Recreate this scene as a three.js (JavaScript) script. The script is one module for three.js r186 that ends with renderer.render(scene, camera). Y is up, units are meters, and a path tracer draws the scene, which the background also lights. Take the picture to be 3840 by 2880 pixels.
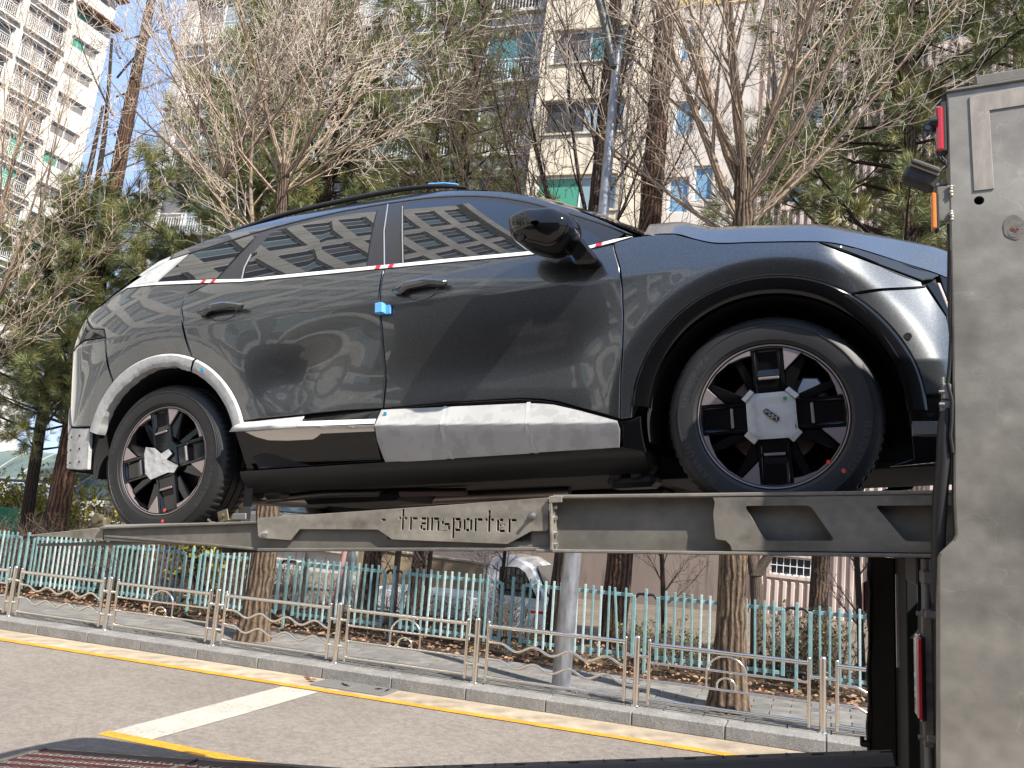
import * as THREE from 'three';
import { mergeGeometries } from 'three/addons/utils/BufferGeometryUtils.js';
import { RoundedBoxGeometry } from 'three/addons/geometries/RoundedBoxGeometry.js';
import { FontLoader } from 'three/addons/loaders/FontLoader.js';
import { TextGeometry } from 'three/addons/geometries/TextGeometry.js';

// ------------------------------------------------------------------ camera, sky, sun, exposure
const scene = new THREE.Scene();
const camera = new THREE.PerspectiveCamera(50.36, 4 / 3, 0.05, 600);
camera.rotation.order = 'YXZ';
camera.position.set(0, 2.1276, 0);
camera.rotation.set(0.16647, 0.36963, 0.0656);
scene.add(camera);

const SUN = new THREE.Vector3(0.60, 0.75, 0.285).normalize();
{
  const W = 512, H = 256, d = new Float32Array(W * H * 4);
  for (let j = 0; j < H; j++) for (let i = 0; i < W; i++) {
    const el = ((j + 0.5) / H - 0.5) * Math.PI, az = ((i + 0.5) / W - 0.5) * 2 * Math.PI;
    const x = Math.cos(el) * Math.cos(az), y = Math.sin(el), z = Math.cos(el) * Math.sin(az);
    const c = x * SUN.x + y * SUN.y + z * SUN.z;
    const h = Math.pow(1 - Math.max(0, y), 2.6), g = 0.10 * Math.exp((c - 1) * 5) + 0.16 * Math.exp((c - 1) * 22);
    let r = 0.195 + 0.20 * h + g, gg = 0.305 + 0.185 * h + g * 0.96, b = 0.540 + 0.11 * h + g * 0.86;
    if (y < 0) { const t = Math.min(1, -y * 8); r = r * (1 - t) + 0.13 * t; gg = gg * (1 - t) + 0.12 * t; b = b * (1 - t) + 0.10 * t; }
    d.set([r, gg, b, 1], (j * W + i) * 4);
  }
  const t = new THREE.DataTexture(d, W, H, THREE.RGBAFormat, THREE.FloatType);
  t.mapping = THREE.EquirectangularReflectionMapping; t.magFilter = THREE.LinearFilter; t.needsUpdate = true;
  scene.background = t; scene.environment = t;
}
const sun = new THREE.DirectionalLight(new THREE.Color(1.0, 0.942, 0.85), 4.7);
sun.position.copy(SUN).multiplyScalar(80); sun.target.position.set(-4, 0, -8); sun.position.add(sun.target.position);
sun.castShadow = true; sun.shadow.mapSize.set(4096, 4096);
Object.assign(sun.shadow.camera, { left: -50, right: 50, top: 50, bottom: -50, near: 1, far: 220 });
scene.add(sun, sun.target);
const renderer = new THREE.WebGLRenderer({ antialias: true });
renderer.toneMapping = THREE.LinearToneMapping;
renderer.toneMappingExposure = 2.2;
renderer.shadowMap.enabled = true;
renderer.shadowMap.type = THREE.PCFSoftShadowMap;

// ------------------------------------------------------------------ helpers
const V = (x, y, z) => new THREE.Vector3(x, y, z);
function rng(s) { let a = s >>> 0; return () => { a = (a + 0x6D2B79F5) | 0; let t = Math.imul(a ^ (a >>> 15), 1 | a); t = (t + Math.imul(t ^ (t >>> 7), 61 | t)) ^ t; return ((t ^ (t >>> 14)) >>> 0) / 4294967296; }; }
const clamp = (x, a, b) => Math.min(b, Math.max(a, x)), lerp = (a, b, t) => a + (b - a) * t;
const sst = (a, b, x) => { const t = clamp((x - a) / (b - a), 0, 1); return t * t * (3 - 2 * t); };
function hash2(x, y, s) { let h = Math.imul(x, 374761393) ^ Math.imul(y, 668265263) ^ Math.imul(s, 1274126177); h = Math.imul(h ^ (h >>> 13), 1103515245); return ((h ^ (h >>> 16)) >>> 0) / 4294967296; }
function vnoise(x, y, px, py, s) {            // value noise that tiles after px, py cells
  const xi = Math.floor(x), yi = Math.floor(y), fx = x - xi, fy = y - yi, u = fx * fx * (3 - 2 * fx), v = fy * fy * (3 - 2 * fy);
  const m = (a, p) => ((a % p) + p) % p, x0 = m(xi, px), x1 = m(xi + 1, px), y0 = m(yi, py), y1 = m(yi + 1, py);
  return lerp(lerp(hash2(x0, y0, s), hash2(x1, y0, s), u), lerp(hash2(x0, y1, s), hash2(x1, y1, s), u), v);
}
function fbm(u, v, cx, cy, oct, s) { let a = 0, w = 0.5, n = 0; for (let o = 0; o < oct; o++) { a += w * vnoise(u * cx, v * cy, cx, cy, s + o * 17); n += w; w *= 0.5; cx *= 2; cy *= 2; } return a / n; }
function tex(w, h, fn, srgb = true, rep) {
  const d = new Uint8Array(w * h * 4);
  for (let j = 0; j < h; j++) for (let i = 0; i < w; i++) { const c = fn((i + 0.5) / w, (j + 0.5) / h); const k = (j * w + i) * 4; if (typeof c === 'number') d[k] = d[k + 1] = d[k + 2] = clamp(c * 255, 0, 255); else { d[k] = clamp(c[0] * 255, 0, 255); d[k + 1] = clamp(c[1] * 255, 0, 255); d[k + 2] = clamp(c[2] * 255, 0, 255); } d[k + 3] = 255; }
  const t = new THREE.DataTexture(d, w, h); t.magFilter = THREE.LinearFilter; t.minFilter = THREE.LinearMipmapLinearFilter; t.generateMipmaps = true; t.wrapS = t.wrapT = THREE.RepeatWrapping;
  if (srgb) t.colorSpace = THREE.SRGBColorSpace; if (rep) t.repeat.set(rep[0], rep[1]); t.needsUpdate = true; return t;
}
const lin = (r, g, b) => new THREE.Color().setRGB(r, g, b);
const mat = (o) => { const p = { roughness: 0.7, metalness: 0, side: THREE.DoubleSide, ...o }; if (Array.isArray(p.color)) p.color = lin(...p.color); return (p.clearcoat || p.transmission || p.ior || p.sheen) ? new THREE.MeshPhysicalMaterial(p) : new THREE.MeshStandardMaterial(p); };

function prep(g) {
  g = g.index ? g.toNonIndexed() : g;
  for (const k of Object.keys(g.attributes)) if (!['position', 'normal', 'uv', 'color'].includes(k)) g.deleteAttribute(k);
  if (!g.attributes.normal) g.computeVertexNormals();
  if (!g.attributes.uv) uvm(g);
  return g;
}
function uvm(g, s = 1, o = 0) {                // box-mapped uv in metres
  const p = g.attributes.position, n = g.attributes.normal, uv = new Float32Array(p.count * 2);
  for (let i = 0; i < p.count; i++) {
    const ax = Math.abs(n.getX(i)), ay = Math.abs(n.getY(i)), az = Math.abs(n.getZ(i));
    let a, b; if (az >= ax && az >= ay) { a = p.getX(i); b = p.getY(i); } else if (ax >= ay) { a = p.getZ(i); b = p.getY(i); } else { a = p.getX(i); b = p.getZ(i); }
    uv[i * 2] = a * s + o; uv[i * 2 + 1] = b * s + o * 0.7;
  }
  g.setAttribute('uv', new THREE.BufferAttribute(uv, 2)); return g;
}
const _m = new THREE.Matrix4(), _q = new THREE.Quaternion(), _e = new THREE.Euler();
function bevelBox(w, h, d, b) {               // chamfered box, 44 triangles
  const x = w / 2, y = h / 2, z = d / 2; b = Math.min(b, x * 0.9, y * 0.9, z * 0.9);
  const P = []; const tri = (a, c, e) => P.push(...a, ...c, ...e), quad = (a, c, e, f) => { tri(a, c, e); tri(a, e, f); };
  const f = (ax, s) => { const o = []; for (const [i, j] of [[-1, -1], [1, -1], [1, 1], [-1, 1]]) { const v = ax === 0 ? [s * x, i * (y - b), j * (z - b)] : ax === 1 ? [j * (x - b), s * y, i * (z - b)] : [i * (x - b), j * (y - b), s * z]; o.push(v); } return s > 0 ? o : o.reverse(); };
  for (const ax of [0, 1, 2]) for (const s of [-1, 1]) quad(...f(ax, s));
  for (const i of [-1, 1]) for (const j of [-1, 1]) {
    let q = [[i * x, j * (y - b), -(z - b)], [i * x, j * (y - b), z - b], [i * (x - b), j * y, z - b], [i * (x - b), j * y, -(z - b)]]; if (i * j > 0) q.reverse(); quad(...q);
    q = [[i * x, -(y - b), j * (z - b)], [i * x, y - b, j * (z - b)], [i * (x - b), y - b, j * z], [i * (x - b), -(y - b), j * z]]; if (i * j < 0) q.reverse(); quad(...q);
    q = [[-(x - b), i * y, j * (z - b)], [x - b, i * y, j * (z - b)], [x - b, i * (y - b), j * z], [-(x - b), i * (y - b), j * z]]; if (i * j > 0) q.reverse(); quad(...q);
    for (const k of [-1, 1]) { const t = [[i * x, j * (y - b), k * (z - b)], [i * (x - b), j * y, k * (z - b)], [i * (x - b), j * (y - b), k * z]]; if (i * j * k < 0) t.reverse(); tri(...t); }
  }
  const g = new THREE.BufferGeometry(); g.setAttribute('position', new THREE.Float32BufferAttribute(P, 3)); g.computeVertexNormals(); return uvm(g);
}
function tubeGeo(pts, rad, seg = 6, cap = true, uvs = 1) {   // tube through points, radius per point
  const n = pts.length, P = [], N = [], U = [], R = Array.isArray(rad) ? rad : pts.map(() => rad), rings = [];
  let up = V(0.13, 0.2, 0.97), L = 0;
  for (let i = 0; i < n; i++) {
    const t = pts[Math.min(n - 1, i + 1)].clone().sub(pts[Math.max(0, i - 1)]).normalize();
    const a = up.clone().addScaledVector(t, -up.dot(t)); if (a.lengthSq() < 1e-6) a.set(1, 0.3, 0).addScaledVector(t, -t.x - 0.3 * t.y); a.normalize(); up = a; const b = t.clone().cross(a), ring = [];
    if (i) L += pts[i].distanceTo(pts[i - 1]);
    for (let k = 0; k <= seg; k++) { const an = k / seg * Math.PI * 2, c = Math.cos(an), s = Math.sin(an); const nn = a.clone().multiplyScalar(c).addScaledVector(b, s); ring.push([pts[i].clone().addScaledVector(nn, R[i]), nn, k / seg * 2 * Math.PI * Math.max(R[0], 0.01) * uvs, L * uvs]); }
    rings.push(ring);
  }
  const put = (v) => { P.push(v[0].x, v[0].y, v[0].z); N.push(v[1].x, v[1].y, v[1].z); U.push(v[2], v[3]); };
  for (let i = 0; i < n - 1; i++) for (let k = 0; k < seg; k++) { const A = rings[i][k], B = rings[i][k + 1], C = rings[i + 1][k + 1], D = rings[i + 1][k]; put(A); put(B); put(C); put(A); put(C); put(D); }
  if (cap) for (const [i, s] of [[0, -1], [n - 1, 1]]) { if (R[i] < 0.004) continue; const t = pts[Math.min(n - 1, i + 1)].clone().sub(pts[Math.max(0, i - 1)]).normalize().multiplyScalar(s), c = [pts[i], t, 0, 0]; for (let k = 0; k < seg; k++) { const A = [rings[i][k][0], t, 0, 0], B = [rings[i][k + 1][0], t, 0, 0]; put(c); if (s > 0) { put(A); put(B); } else { put(B); put(A); } } }
  const g = new THREE.BufferGeometry(); g.setAttribute('position', new THREE.Float32BufferAttribute(P, 3)); g.setAttribute('normal', new THREE.Float32BufferAttribute(N, 3)); g.setAttribute('uv', new THREE.Float32BufferAttribute(U, 2)); return g;
}
class B {
  constructor() { this.l = []; }
  add(g, x = 0, y = 0, z = 0, rx = 0, ry = 0, rz = 0) { g = prep(g); if (x || y || z || rx || ry || rz) { g = g.clone(); g.applyMatrix4(_m.compose(V(x, y, z), _q.setFromEuler(_e.set(rx, ry, rz)), V(1, 1, 1))); } this.l.push(g); return this; }
  box(w, h, d, x, y, z, b = 0.003, rx = 0, ry = 0, rz = 0) { const g = bevelBox(w, h, d, b); return this.add(g, x, y, z, rx, ry, rz); }
  span(x0, x1, y0, y1, z0, z1, b = 0.003) { return this.box(x1 - x0, y1 - y0, z1 - z0, (x0 + x1) / 2, (y0 + y1) / 2, (z0 + z1) / 2, b); }
  tube(pts, r, seg = 8, cap = true) { return this.add(tubeGeo(pts.map((p) => p.isVector3 ? p : V(...p)), r, seg, cap)); }
  cyl(r, h, x, y, z, axis = 'y', seg = 20, r2) { const g = new THREE.CylinderGeometry(r2 ?? r, r, h, seg); return this.add(g, x, y, z, axis === 'z' ? Math.PI / 2 : 0, 0, axis === 'x' ? Math.PI / 2 : 0); }
  plate(pts, d, z = 0, b = 0, holes = []) {    // extruded outline in xy, front face at z
    const s = new THREE.Shape(pts.map((p) => new THREE.Vector2(...p))); for (const h of holes) s.holes.push(new THREE.Path(h.map((p) => new THREE.Vector2(...p))));
    const g = new THREE.ExtrudeGeometry(s, { depth: d - 2 * b, bevelEnabled: b > 0, bevelSize: b, bevelThickness: b, bevelOffset: -b, bevelSegments: 1, curveSegments: 6 }); g.translate(0, 0, z - d + b); return this.add(uvm(prep(g)));
  }
  geo() { const g = this.l.length === 1 ? this.l[0] : mergeGeometries(this.l.map((x) => { if (x.attributes.color && !this.col) { x = x.clone(); x.deleteAttribute('color'); } return x; })); return g; }
  build(name, m, parent = scene, label) { const o = new THREE.Mesh(this.geo(), m); o.name = name; o.castShadow = o.receiveShadow = true; if (label) o.userData.label = label; parent.add(o); return o; }
}
const used = {};
function numbered(n) { const k = used[n] = (used[n] ?? -1) + 1; return k ? `${n}_${String(k).padStart(3, '0')}` : n; }
function thing(name, label, category, group) { const o = new THREE.Group(); o.name = numbered(name); o.userData = { label, category }; if (group) o.userData.group = group; scene.add(o); return o; }
function tag(o, label, category, group) { o.name = numbered(o.name); o.userData.label = label; o.userData.category = category; if (group) o.userData.group = group; return o; }
function struct(o) { o.name = numbered(o.name); o.userData.kind = 'structure'; return o; }
function child(geo, name, m, parent, label) { const o = new THREE.Mesh(geo, m); o.name = name; o.castShadow = o.receiveShadow = true; if (label) o.userData.label = label; parent.add(o); return o; }
const round = (pts, r, n = 4) => {             // rounds the corners of a closed outline; r number or list
  const o = [], L = pts.length;
  for (let i = 0; i < L; i++) {
    const p = pts[i], a = pts[(i + L - 1) % L], b = pts[(i + 1) % L], la = Math.hypot(a[0] - p[0], a[1] - p[1]), lb = Math.hypot(b[0] - p[0], b[1] - p[1]), q = Math.min(Array.isArray(r) ? r[i] : r, la * 0.45, lb * 0.45);
    if (q < 1e-4) { o.push(p); continue; }
    const A = [p[0] + (a[0] - p[0]) / la * q, p[1] + (a[1] - p[1]) / la * q], C = [p[0] + (b[0] - p[0]) / lb * q, p[1] + (b[1] - p[1]) / lb * q];
    for (let k = 0; k <= n; k++) { const t = k / n, u = 1 - t; o.push([u * u * A[0] + 2 * u * t * p[0] + t * t * C[0], u * u * A[1] + 2 * u * t * p[1] + t * t * C[1]]); }
  }
  return o;
};
const UP = V(0.0343, 0.9986, -0.0395).normalize();   // plumb line: the street falls gently to the right
// ------------------------------------------------------------------ materials
const T = {};
T.asphalt = tex(512, 512, (u, v) => { const s = hash2(Math.floor(u * 512), Math.floor(v * 512), 3), f = fbm(u, v, 40, 40, 3, 5), b = fbm(u, v, 4, 4, 3, 8); const g = 0.80 + (f - 0.5) * 0.20 + (b - 0.5) * 0.06 + (s > 0.93 ? 0.30 : s < 0.08 ? -0.28 : 0); return [g, g * 0.985, g * 0.965]; }, true);
T.asphaltB = tex(512, 512, (u, v) => fbm(u, v, 90, 90, 2, 11), false);
T.conc = tex(512, 512, (u, v) => { const f = fbm(u, v, 8, 8, 5, 21), s = hash2(Math.floor(u * 512), Math.floor(v * 512), 5), st = sst(0.55, 0.8, fbm(u, v, 3, 3, 4, 31)); const g = 0.86 + (f - 0.5) * 0.3 + (s > 0.97 ? -0.25 : 0) - st * 0.08; return [g, g * 0.99, g * 0.97]; });
T.granite = tex(512, 512, (u, v) => { const s = fbm(u, v, 110, 110, 2, 41), f = fbm(u, v, 6, 3, 4, 43), k = hash2(Math.floor(u * 512), Math.floor(v * 512), 9); const g = 0.80 + (s - 0.5) * 0.5 + (f - 0.5) * 0.22 + (k > 0.97 ? 0.14 : k < 0.06 ? -0.2 : 0); return [g, g, g * 0.99]; });
T.soil = tex(512, 512, (u, v) => { const f = fbm(u, v, 12, 12, 5, 51), k = fbm(u, v, 60, 60, 2, 57); const g = 0.55 + (f - 0.5) * 0.7 + (k - 0.5) * 0.6; return [g, g * 0.9, g * 0.8]; });
T.steel = tex(1024, 1024, (u, v) => {          // worn grey paint: smears, grime, scratches
  const a = fbm(u, v, 4, 6, 5, 61), b = fbm(u, v, 3, 18, 4, 67), c = fbm(u, v, 40, 40, 3, 71), d = sst(0.56, 0.74, fbm(u, v, 5, 5, 4, 73)); const sc = Math.abs(fbm(u, v, 5, 7, 5, 79) - 0.5) < 0.0025 ? 0.06 : 0;
  const g = 0.76 + (a - 0.5) * 0.30 + (b - 0.5) * 0.18 + (c - 0.5) * 0.14 - d * 0.10 + sc; return [g, g * 0.985, g * 0.955];
});
T.steelB = tex(512, 512, (u, v) => fbm(u, v, 18, 18, 4, 83) * 0.7 + fbm(u, v, 120, 120, 1, 85) * 0.3, false);
const barkR = (u, v) => { const w = fbm(u, v, 4, 3, 3, 91), q = fbm(u, v, 8, 10, 2, 93); return Math.abs(((u * 9 + w * 1.3 + q * 0.35) % 1) - 0.5) * 2 * (0.75 + 0.5 * fbm(u, v, 9, 9, 2, 95)); };
T.bark = tex(256, 512, (u, v) => { const f = fbm(u, v, 24, 36, 3, 97), g = 0.32 + 0.58 * Math.pow(clamp(barkR(u, v), 0, 1), 0.7) + (f - 0.5) * 0.34; return [g, g * 0.94, g * 0.87]; });
T.barkB = tex(256, 512, (u, v) => Math.pow(clamp(barkR(u, v), 0, 1), 0.6) * 0.75 + fbm(u, v, 24, 36, 3, 97) * 0.25, false);
T.wrinkle = tex(512, 512, (u, v) => { const a = fbm(u, v, 4, 9, 4, 101), b = fbm(u, v, 14, 5, 3, 103); return Math.abs(a - 0.5) * 1.1 + Math.pow(Math.abs(b - 0.5) * 2, 0.6) * 0.35; }, false);
T.film = tex(512, 512, (u, v) => { const p = sst(0.56, 0.60, fbm(u, v, 16, 16, 3, 107)), f = fbm(u, v, 5, 5, 4, 109); const g = 0.93 + (f - 0.5) * 0.10 - p * 0.05; return [g, g, g]; });
T.plaster = tex(512, 512, (u, v) => { const f = fbm(u, v, 5, 5, 5, 111), s = fbm(u, v, 40, 3, 4, 113); const g = 0.92 + (f - 0.5) * 0.16 - Math.max(0, s - 0.56) * 0.7; return [g, g * 0.99, g * 0.97]; });
T.paint = tex(256, 512, (u, v) => { const f = fbm(u, v, 6, 20, 4, 117), c = sst(0.62, 0.7, fbm(u, v, 20, 60, 2, 119)); return [0.86 + (f - 0.5) * 0.25 + c * 0.1, 0.9 + (f - 0.5) * 0.16, 0.9 + (f - 0.5) * 0.16]; });
T.mark = tex(512, 512, (u, v) => { const f = fbm(u, v, 50, 50, 3, 121), b = fbm(u, v, 6, 6, 4, 123), cr = Math.abs(fbm(u, v, 5, 5, 4, 127) - 0.5) < 0.006 ? -0.35 : 0; const g = 0.92 + (f - 0.5) * 0.22 + (b - 0.5) * 0.16 + cr; return [g, g, g]; });
T.flake = tex(512, 512, (u, v) => { const k = hash2(Math.floor(u * 512), Math.floor(v * 512), 131), g = 0.62 + 0.38 * k * k; return [g, g, g]; });
T.brush = tex(256, 256, (u, v) => 0.4 + 0.5 * fbm(u, v, 3, 100, 3, 137), false);
T.galv = tex(256, 512, (u, v) => { const f = fbm(u, v, 8, 10, 5, 141), s = fbm(u, v, 20, 3, 3, 143); const g = 0.8 + (f - 0.5) * 0.35 + (s - 0.5) * 0.2; return [g, g * 1.0, g * 1.02]; });
const A = THREE.SRGBColorSpace;
const withRep = (t, x, y) => { const c = t.clone(); c.repeat.set(x, y); c.needsUpdate = true; return c; };
const M = {
  paint: mat({ color: [0.205, 0.217, 0.228], metalness: 0.88, roughness: 0.30, map: withRep(T.flake, 2.2, 2.2), clearcoat: 1, clearcoatRoughness: 0.015 }),
  gloss: mat({ color: [0.005, 0.005, 0.0055], roughness: 0.05 }),
  satin: mat({ color: [0.012, 0.012, 0.013], roughness: 0.45 }),
  pillar: mat({ color: [0.020, 0.020, 0.023], roughness: 0.28 }),
  dark: mat({ color: [0.008, 0.008, 0.008], roughness: 0.8 }),
  rubber: mat({ color: [0.013, 0.013, 0.0135], roughness: 0.55 }),
  rubberL: mat({ color: [0.032, 0.032, 0.034], roughness: 0.55 }),
  glass: mat({ color: [0.010, 0.012, 0.014], roughness: 0.01, ior: 1.85 }),
  chrome: mat({ color: [0.62, 0.60, 0.57], metalness: 1, roughness: 0.18 }),
  wsilver: mat({ color: [0.34, 0.285, 0.28], metalness: 0.6, roughness: 0.30 }),
  film: mat({ color: [0.46, 0.455, 0.44], map: withRep(T.film, 2, 2), roughness: 0.42, bumpMap: withRep(T.wrinkle, 1.5, 1.5), bumpScale: 0.00015 }),
  filmW: mat({ color: [0.53, 0.53, 0.52], map: withRep(T.film, 3, 3), roughness: 0.36, bumpMap: withRep(T.wrinkle, 3, 3), bumpScale: 0.0016 }),
  strip: mat({ color: [0.66, 0.65, 0.63], roughness: 0.4 }),
  red: mat({ color: [0.62, 0.012, 0.03], roughness: 0.4 }),
  foam: mat({ color: [0.13, 0.42, 0.78], roughness: 0.85 }),
  disc: mat({ color: [0.20, 0.13, 0.12], metalness: 0.7, roughness: 0.35 }),
  alu: mat({ color: [0.55, 0.55, 0.55], metalness: 0.9, roughness: 0.35 }),
  deck: mat({ color: [0.34, 0.322, 0.29], map: withRep(T.steel, 0.9, 0.9), roughness: 0.5, metalness: 0.25, bumpMap: withRep(T.steelB, 2, 2), bumpScale: 0.0004 }),
  deckD: mat({ color: [0.235, 0.225, 0.205], map: withRep(T.steel, 0.7, 0.7), roughness: 0.55, metalness: 0.2, bumpMap: withRep(T.steelB, 2, 2), bumpScale: 0.0005 }),
  plate: mat({ color: [0.44, 0.415, 0.37], map: withRep(T.steel, 1.3, 1.3), roughness: 0.5, metalness: 0.3, bumpMap: withRep(T.steelB, 4, 4), bumpScale: 0.0002 }),
  panel: mat({ color: [0.39, 0.375, 0.345], map: withRep(T.steel, 0.62, 0.62), roughness: 0.46, metalness: 0.3, bumpMap: withRep(T.steelB, 2.5, 2.5), bumpScale: 0.0003 }),
  refl: mat({ color: [0.50, 0.46, 0.42], map: withRep(T.steel, 2.2, 0.7), roughness: 0.5 }),
  black: mat({ color: [0.014, 0.013, 0.013], roughness: 0.55 }),
  column: mat({ color: [0.022, 0.019, 0.017], map: withRep(T.steel, 1, 1), roughness: 0.6 }),
  redlens: mat({ color: [0.42, 0.010, 0.022], roughness: 0.14, clearcoat: 1, clearcoatRoughness: 0.05 }),
  clearlens: mat({ color: [0.50, 0.44, 0.42], roughness: 0.12, clearcoat: 1, clearcoatRoughness: 0.05 }),
  amber: mat({ color: [0.72, 0.20, 0.012], roughness: 0.25, clearcoat: 1, clearcoatRoughness: 0.1 }),
  maroon: mat({ color: [0.11, 0.010, 0.014], roughness: 0.4, map: withRep(T.steel, 1.5, 1.5) }),
  silverP: mat({ color: [0.36, 0.34, 0.33], metalness: 0.6, roughness: 0.42, map: withRep(T.steel, 2, 2) }),
  stainless: mat({ color: [0.72, 0.67, 0.60], metalness: 1, roughness: 0.30, roughnessMap: withRep(T.brush, 2, 2) }),
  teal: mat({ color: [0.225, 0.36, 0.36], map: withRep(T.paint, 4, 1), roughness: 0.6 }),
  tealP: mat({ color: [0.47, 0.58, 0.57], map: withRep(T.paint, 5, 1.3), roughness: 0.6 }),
  granite: mat({ color: [0.30, 0.29, 0.28], map: withRep(T.granite, 1.6, 1.6), roughness: 0.85, bumpMap: withRep(T.asphaltB, 2, 2), bumpScale: 0.0015 }),
  soil: mat({ color: [0.13, 0.085, 0.058], map: withRep(T.soil, 0.7, 0.7), roughness: 1 }),
  road: mat({ color: [0.295, 0.262, 0.236], map: withRep(T.asphalt, 0.55, 0.55), roughness: 0.9, bumpMap: withRep(T.asphaltB, 0.8, 0.8), bumpScale: 0.002, vertexColors: true }),
  gutter: mat({ color: [0.45, 0.375, 0.285], map: withRep(T.conc, 0.8, 0.8), roughness: 0.95, bumpMap: withRep(T.asphaltB, 0.9, 0.9), bumpScale: 0.004, vertexColors: true }),
  yellow: mat({ color: [0.66, 0.29, 0.020], map: withRep(T.mark, 0.9, 0.9), roughness: 0.75 }),
  white: mat({ color: [0.46, 0.43, 0.365], map: withRep(T.mark, 0.8, 0.8), roughness: 0.75 }),
  galv: mat({ color: [0.46, 0.47, 0.48], map: withRep(T.galv, 1.2, 0.6), metalness: 0.55, roughness: 0.42 }),
  iron: mat({ color: [0.20, 0.195, 0.19], roughness: 0.6, metalness: 0.4 }),
};
M.paver = [[0.215, 0.210, 0.205], [0.24, 0.235, 0.228], [0.195, 0.192, 0.188], [0.225, 0.215, 0.205]].map((c) => mat({ color: c, map: withRep(T.conc, 1.1, 1.1), roughness: 0.9 }));
M.barkG = mat({ color: [0.20, 0.155, 0.115], map: withRep(T.bark, 1.6, 0.8), bumpMap: withRep(T.barkB, 1.6, 0.8), bumpScale: 0.03, roughness: 0.95 });
M.limbG = mat({ color: [0.56, 0.475, 0.395], map: withRep(T.bark, 3, 1.6), roughness: 0.9 });
M.barkP = mat({ color: [0.17, 0.125, 0.095], map: withRep(T.bark, 1.6, 1.2), bumpMap: withRep(T.barkB, 1.6, 1.2), bumpScale: 0.02, roughness: 0.95 });
M.barkD = mat({ color: [0.085, 0.062, 0.050], map: withRep(T.bark, 1.6, 1), bumpMap: withRep(T.barkB, 1.6, 1), bumpScale: 0.02, roughness: 0.95 });
M.barkR = mat({ color: [0.19, 0.115, 0.082], map: withRep(T.bark, 1.8, 0.7), bumpMap: withRep(T.barkB, 1.8, 0.7), bumpScale: 0.03, roughness: 0.95 });
M.twig = mat({ color: [0.60, 0.52, 0.44], roughness: 0.85 });
M.twigO = mat({ color: [0.58, 0.47, 0.37], roughness: 0.85 });
M.twigD = mat({ color: [0.12, 0.085, 0.068], roughness: 0.85 });
M.needle = mat({ color: [0.180, 0.208, 0.085], roughness: 0.55 });
M.leafY = mat({ color: [0.42, 0.37, 0.055], roughness: 0.6 });
M.leafG = mat({ color: [0.085, 0.10, 0.03], roughness: 0.6 });
M.litter = mat({ color: [0.24, 0.145, 0.085], roughness: 0.9 });
// ------------------------------------------------------------------ ground, road, kerb, pavement
function sheet(x0, x1, z0, z1, y, nx, nz, seed, amp = 0, tint = 0.12) {
  const P = [], N = [], U = [], C = [], r = (i, j) => { const x = lerp(x0, x1, i / nx), z = lerp(z0, z1, j / nz); const h = amp ? (fbm(x * 0.05 + 40, z * 0.05 + 40, 40, 40, 5, seed) - 0.5) * amp : 0; const c = 1 + (fbm(x * 0.02 + 50, z * 0.02 + 50, 30, 30, 5, seed + 3) - 0.5) * tint * 3; return [x, y + h, z, c]; };
  for (let i = 0; i < nx; i++) for (let j = 0; j < nz; j++) { const a = r(i, j), b = r(i + 1, j), c = r(i + 1, j + 1), d = r(i, j + 1); for (const v of [a, d, c, a, c, b]) { P.push(v[0], v[1], v[2]); U.push(v[0], v[2]); C.push(v[3], v[3], v[3]); } }
  const g = new THREE.BufferGeometry(); g.setAttribute('position', new THREE.Float32BufferAttribute(P, 3)); g.setAttribute('uv', new THREE.Float32BufferAttribute(U, 2)); g.setAttribute('color', new THREE.Float32BufferAttribute(C, 3)); g.computeVertexNormals(); return g;
}
struct(child(sheet(-160, 160, -200, 120, -0.62, 20, 20, 3), 'ground', M.soil, scene));
struct(child(sheet(-60, 30, -8.9, 24, 0, 150, 60, 5), 'road', M.road, scene));
struct(child(sheet(-60, 30, -9.40, -8.86, 0.004, 220, 3, 7, 0.004, 0.2), 'gutter', M.gutter, scene));
const markR = rng(5);
function flat(pts, y) { const s = new THREE.Shape(pts.map((p) => new THREE.Vector2(p[0], -p[1]))); const g = new THREE.ShapeGeometry(s); g.rotateX(-Math.PI / 2); g.translate(0, y, 0); return uvm(prep(g)); }
function ragged(x0, x1, z0, z1, n) { const a = [], b = []; for (let i = 0; i <= n; i++) { const x = lerp(x0, x1, i / n); a.push([x, z0 + (markR() - 0.5) * 0.012]); b.push([x, z1 + (markR() - 0.5) * 0.012]); } return a.concat(b.reverse()); }
struct(child(flat(ragged(-40, 20, -8.855, -8.725, 300), 0.0085), 'yellow_edge_line', M.yellow, scene));
struct(child(flat(ragged(-6.10, -0.5, -6.15, -6.005, 40), 0.004), 'yellow_bay_line', M.yellow, scene));
struct(child(flat([[-6.08, -6.15], [-5.60, -6.15], [-5.56, -7.4], [-5.555, -8.70], [-6.06, -8.70], [-6.07, -7.6]], 0.0045), 'white_bay_line', M.white, scene));
{ // kerb of granite blocks
  const k = new THREE.Group(); k.name = 'kerb'; struct(k); scene.add(k);
  const gs = [0, 1, 2].map((i) => { const g = bevelBox(0.994, 0.15, 0.30, 0.012); g.translate(0, 0.075, 0); return uvm(g, 1, i * 0.37); });
  for (let i = -22; i < 14; i++) { const m = child(gs[(i + 30) % 3], 'kerb_stone', M.granite, k); m.position.set(-8.47 + i, (hash2(i + 40, 1, 1) - 0.5) * 0.006, -9.53 + (hash2(i + 40, 2, 1) - 0.5) * 0.008); m.rotation.y = (hash2(i + 40, 3, 1) - 0.5) * 0.006; }
}
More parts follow.
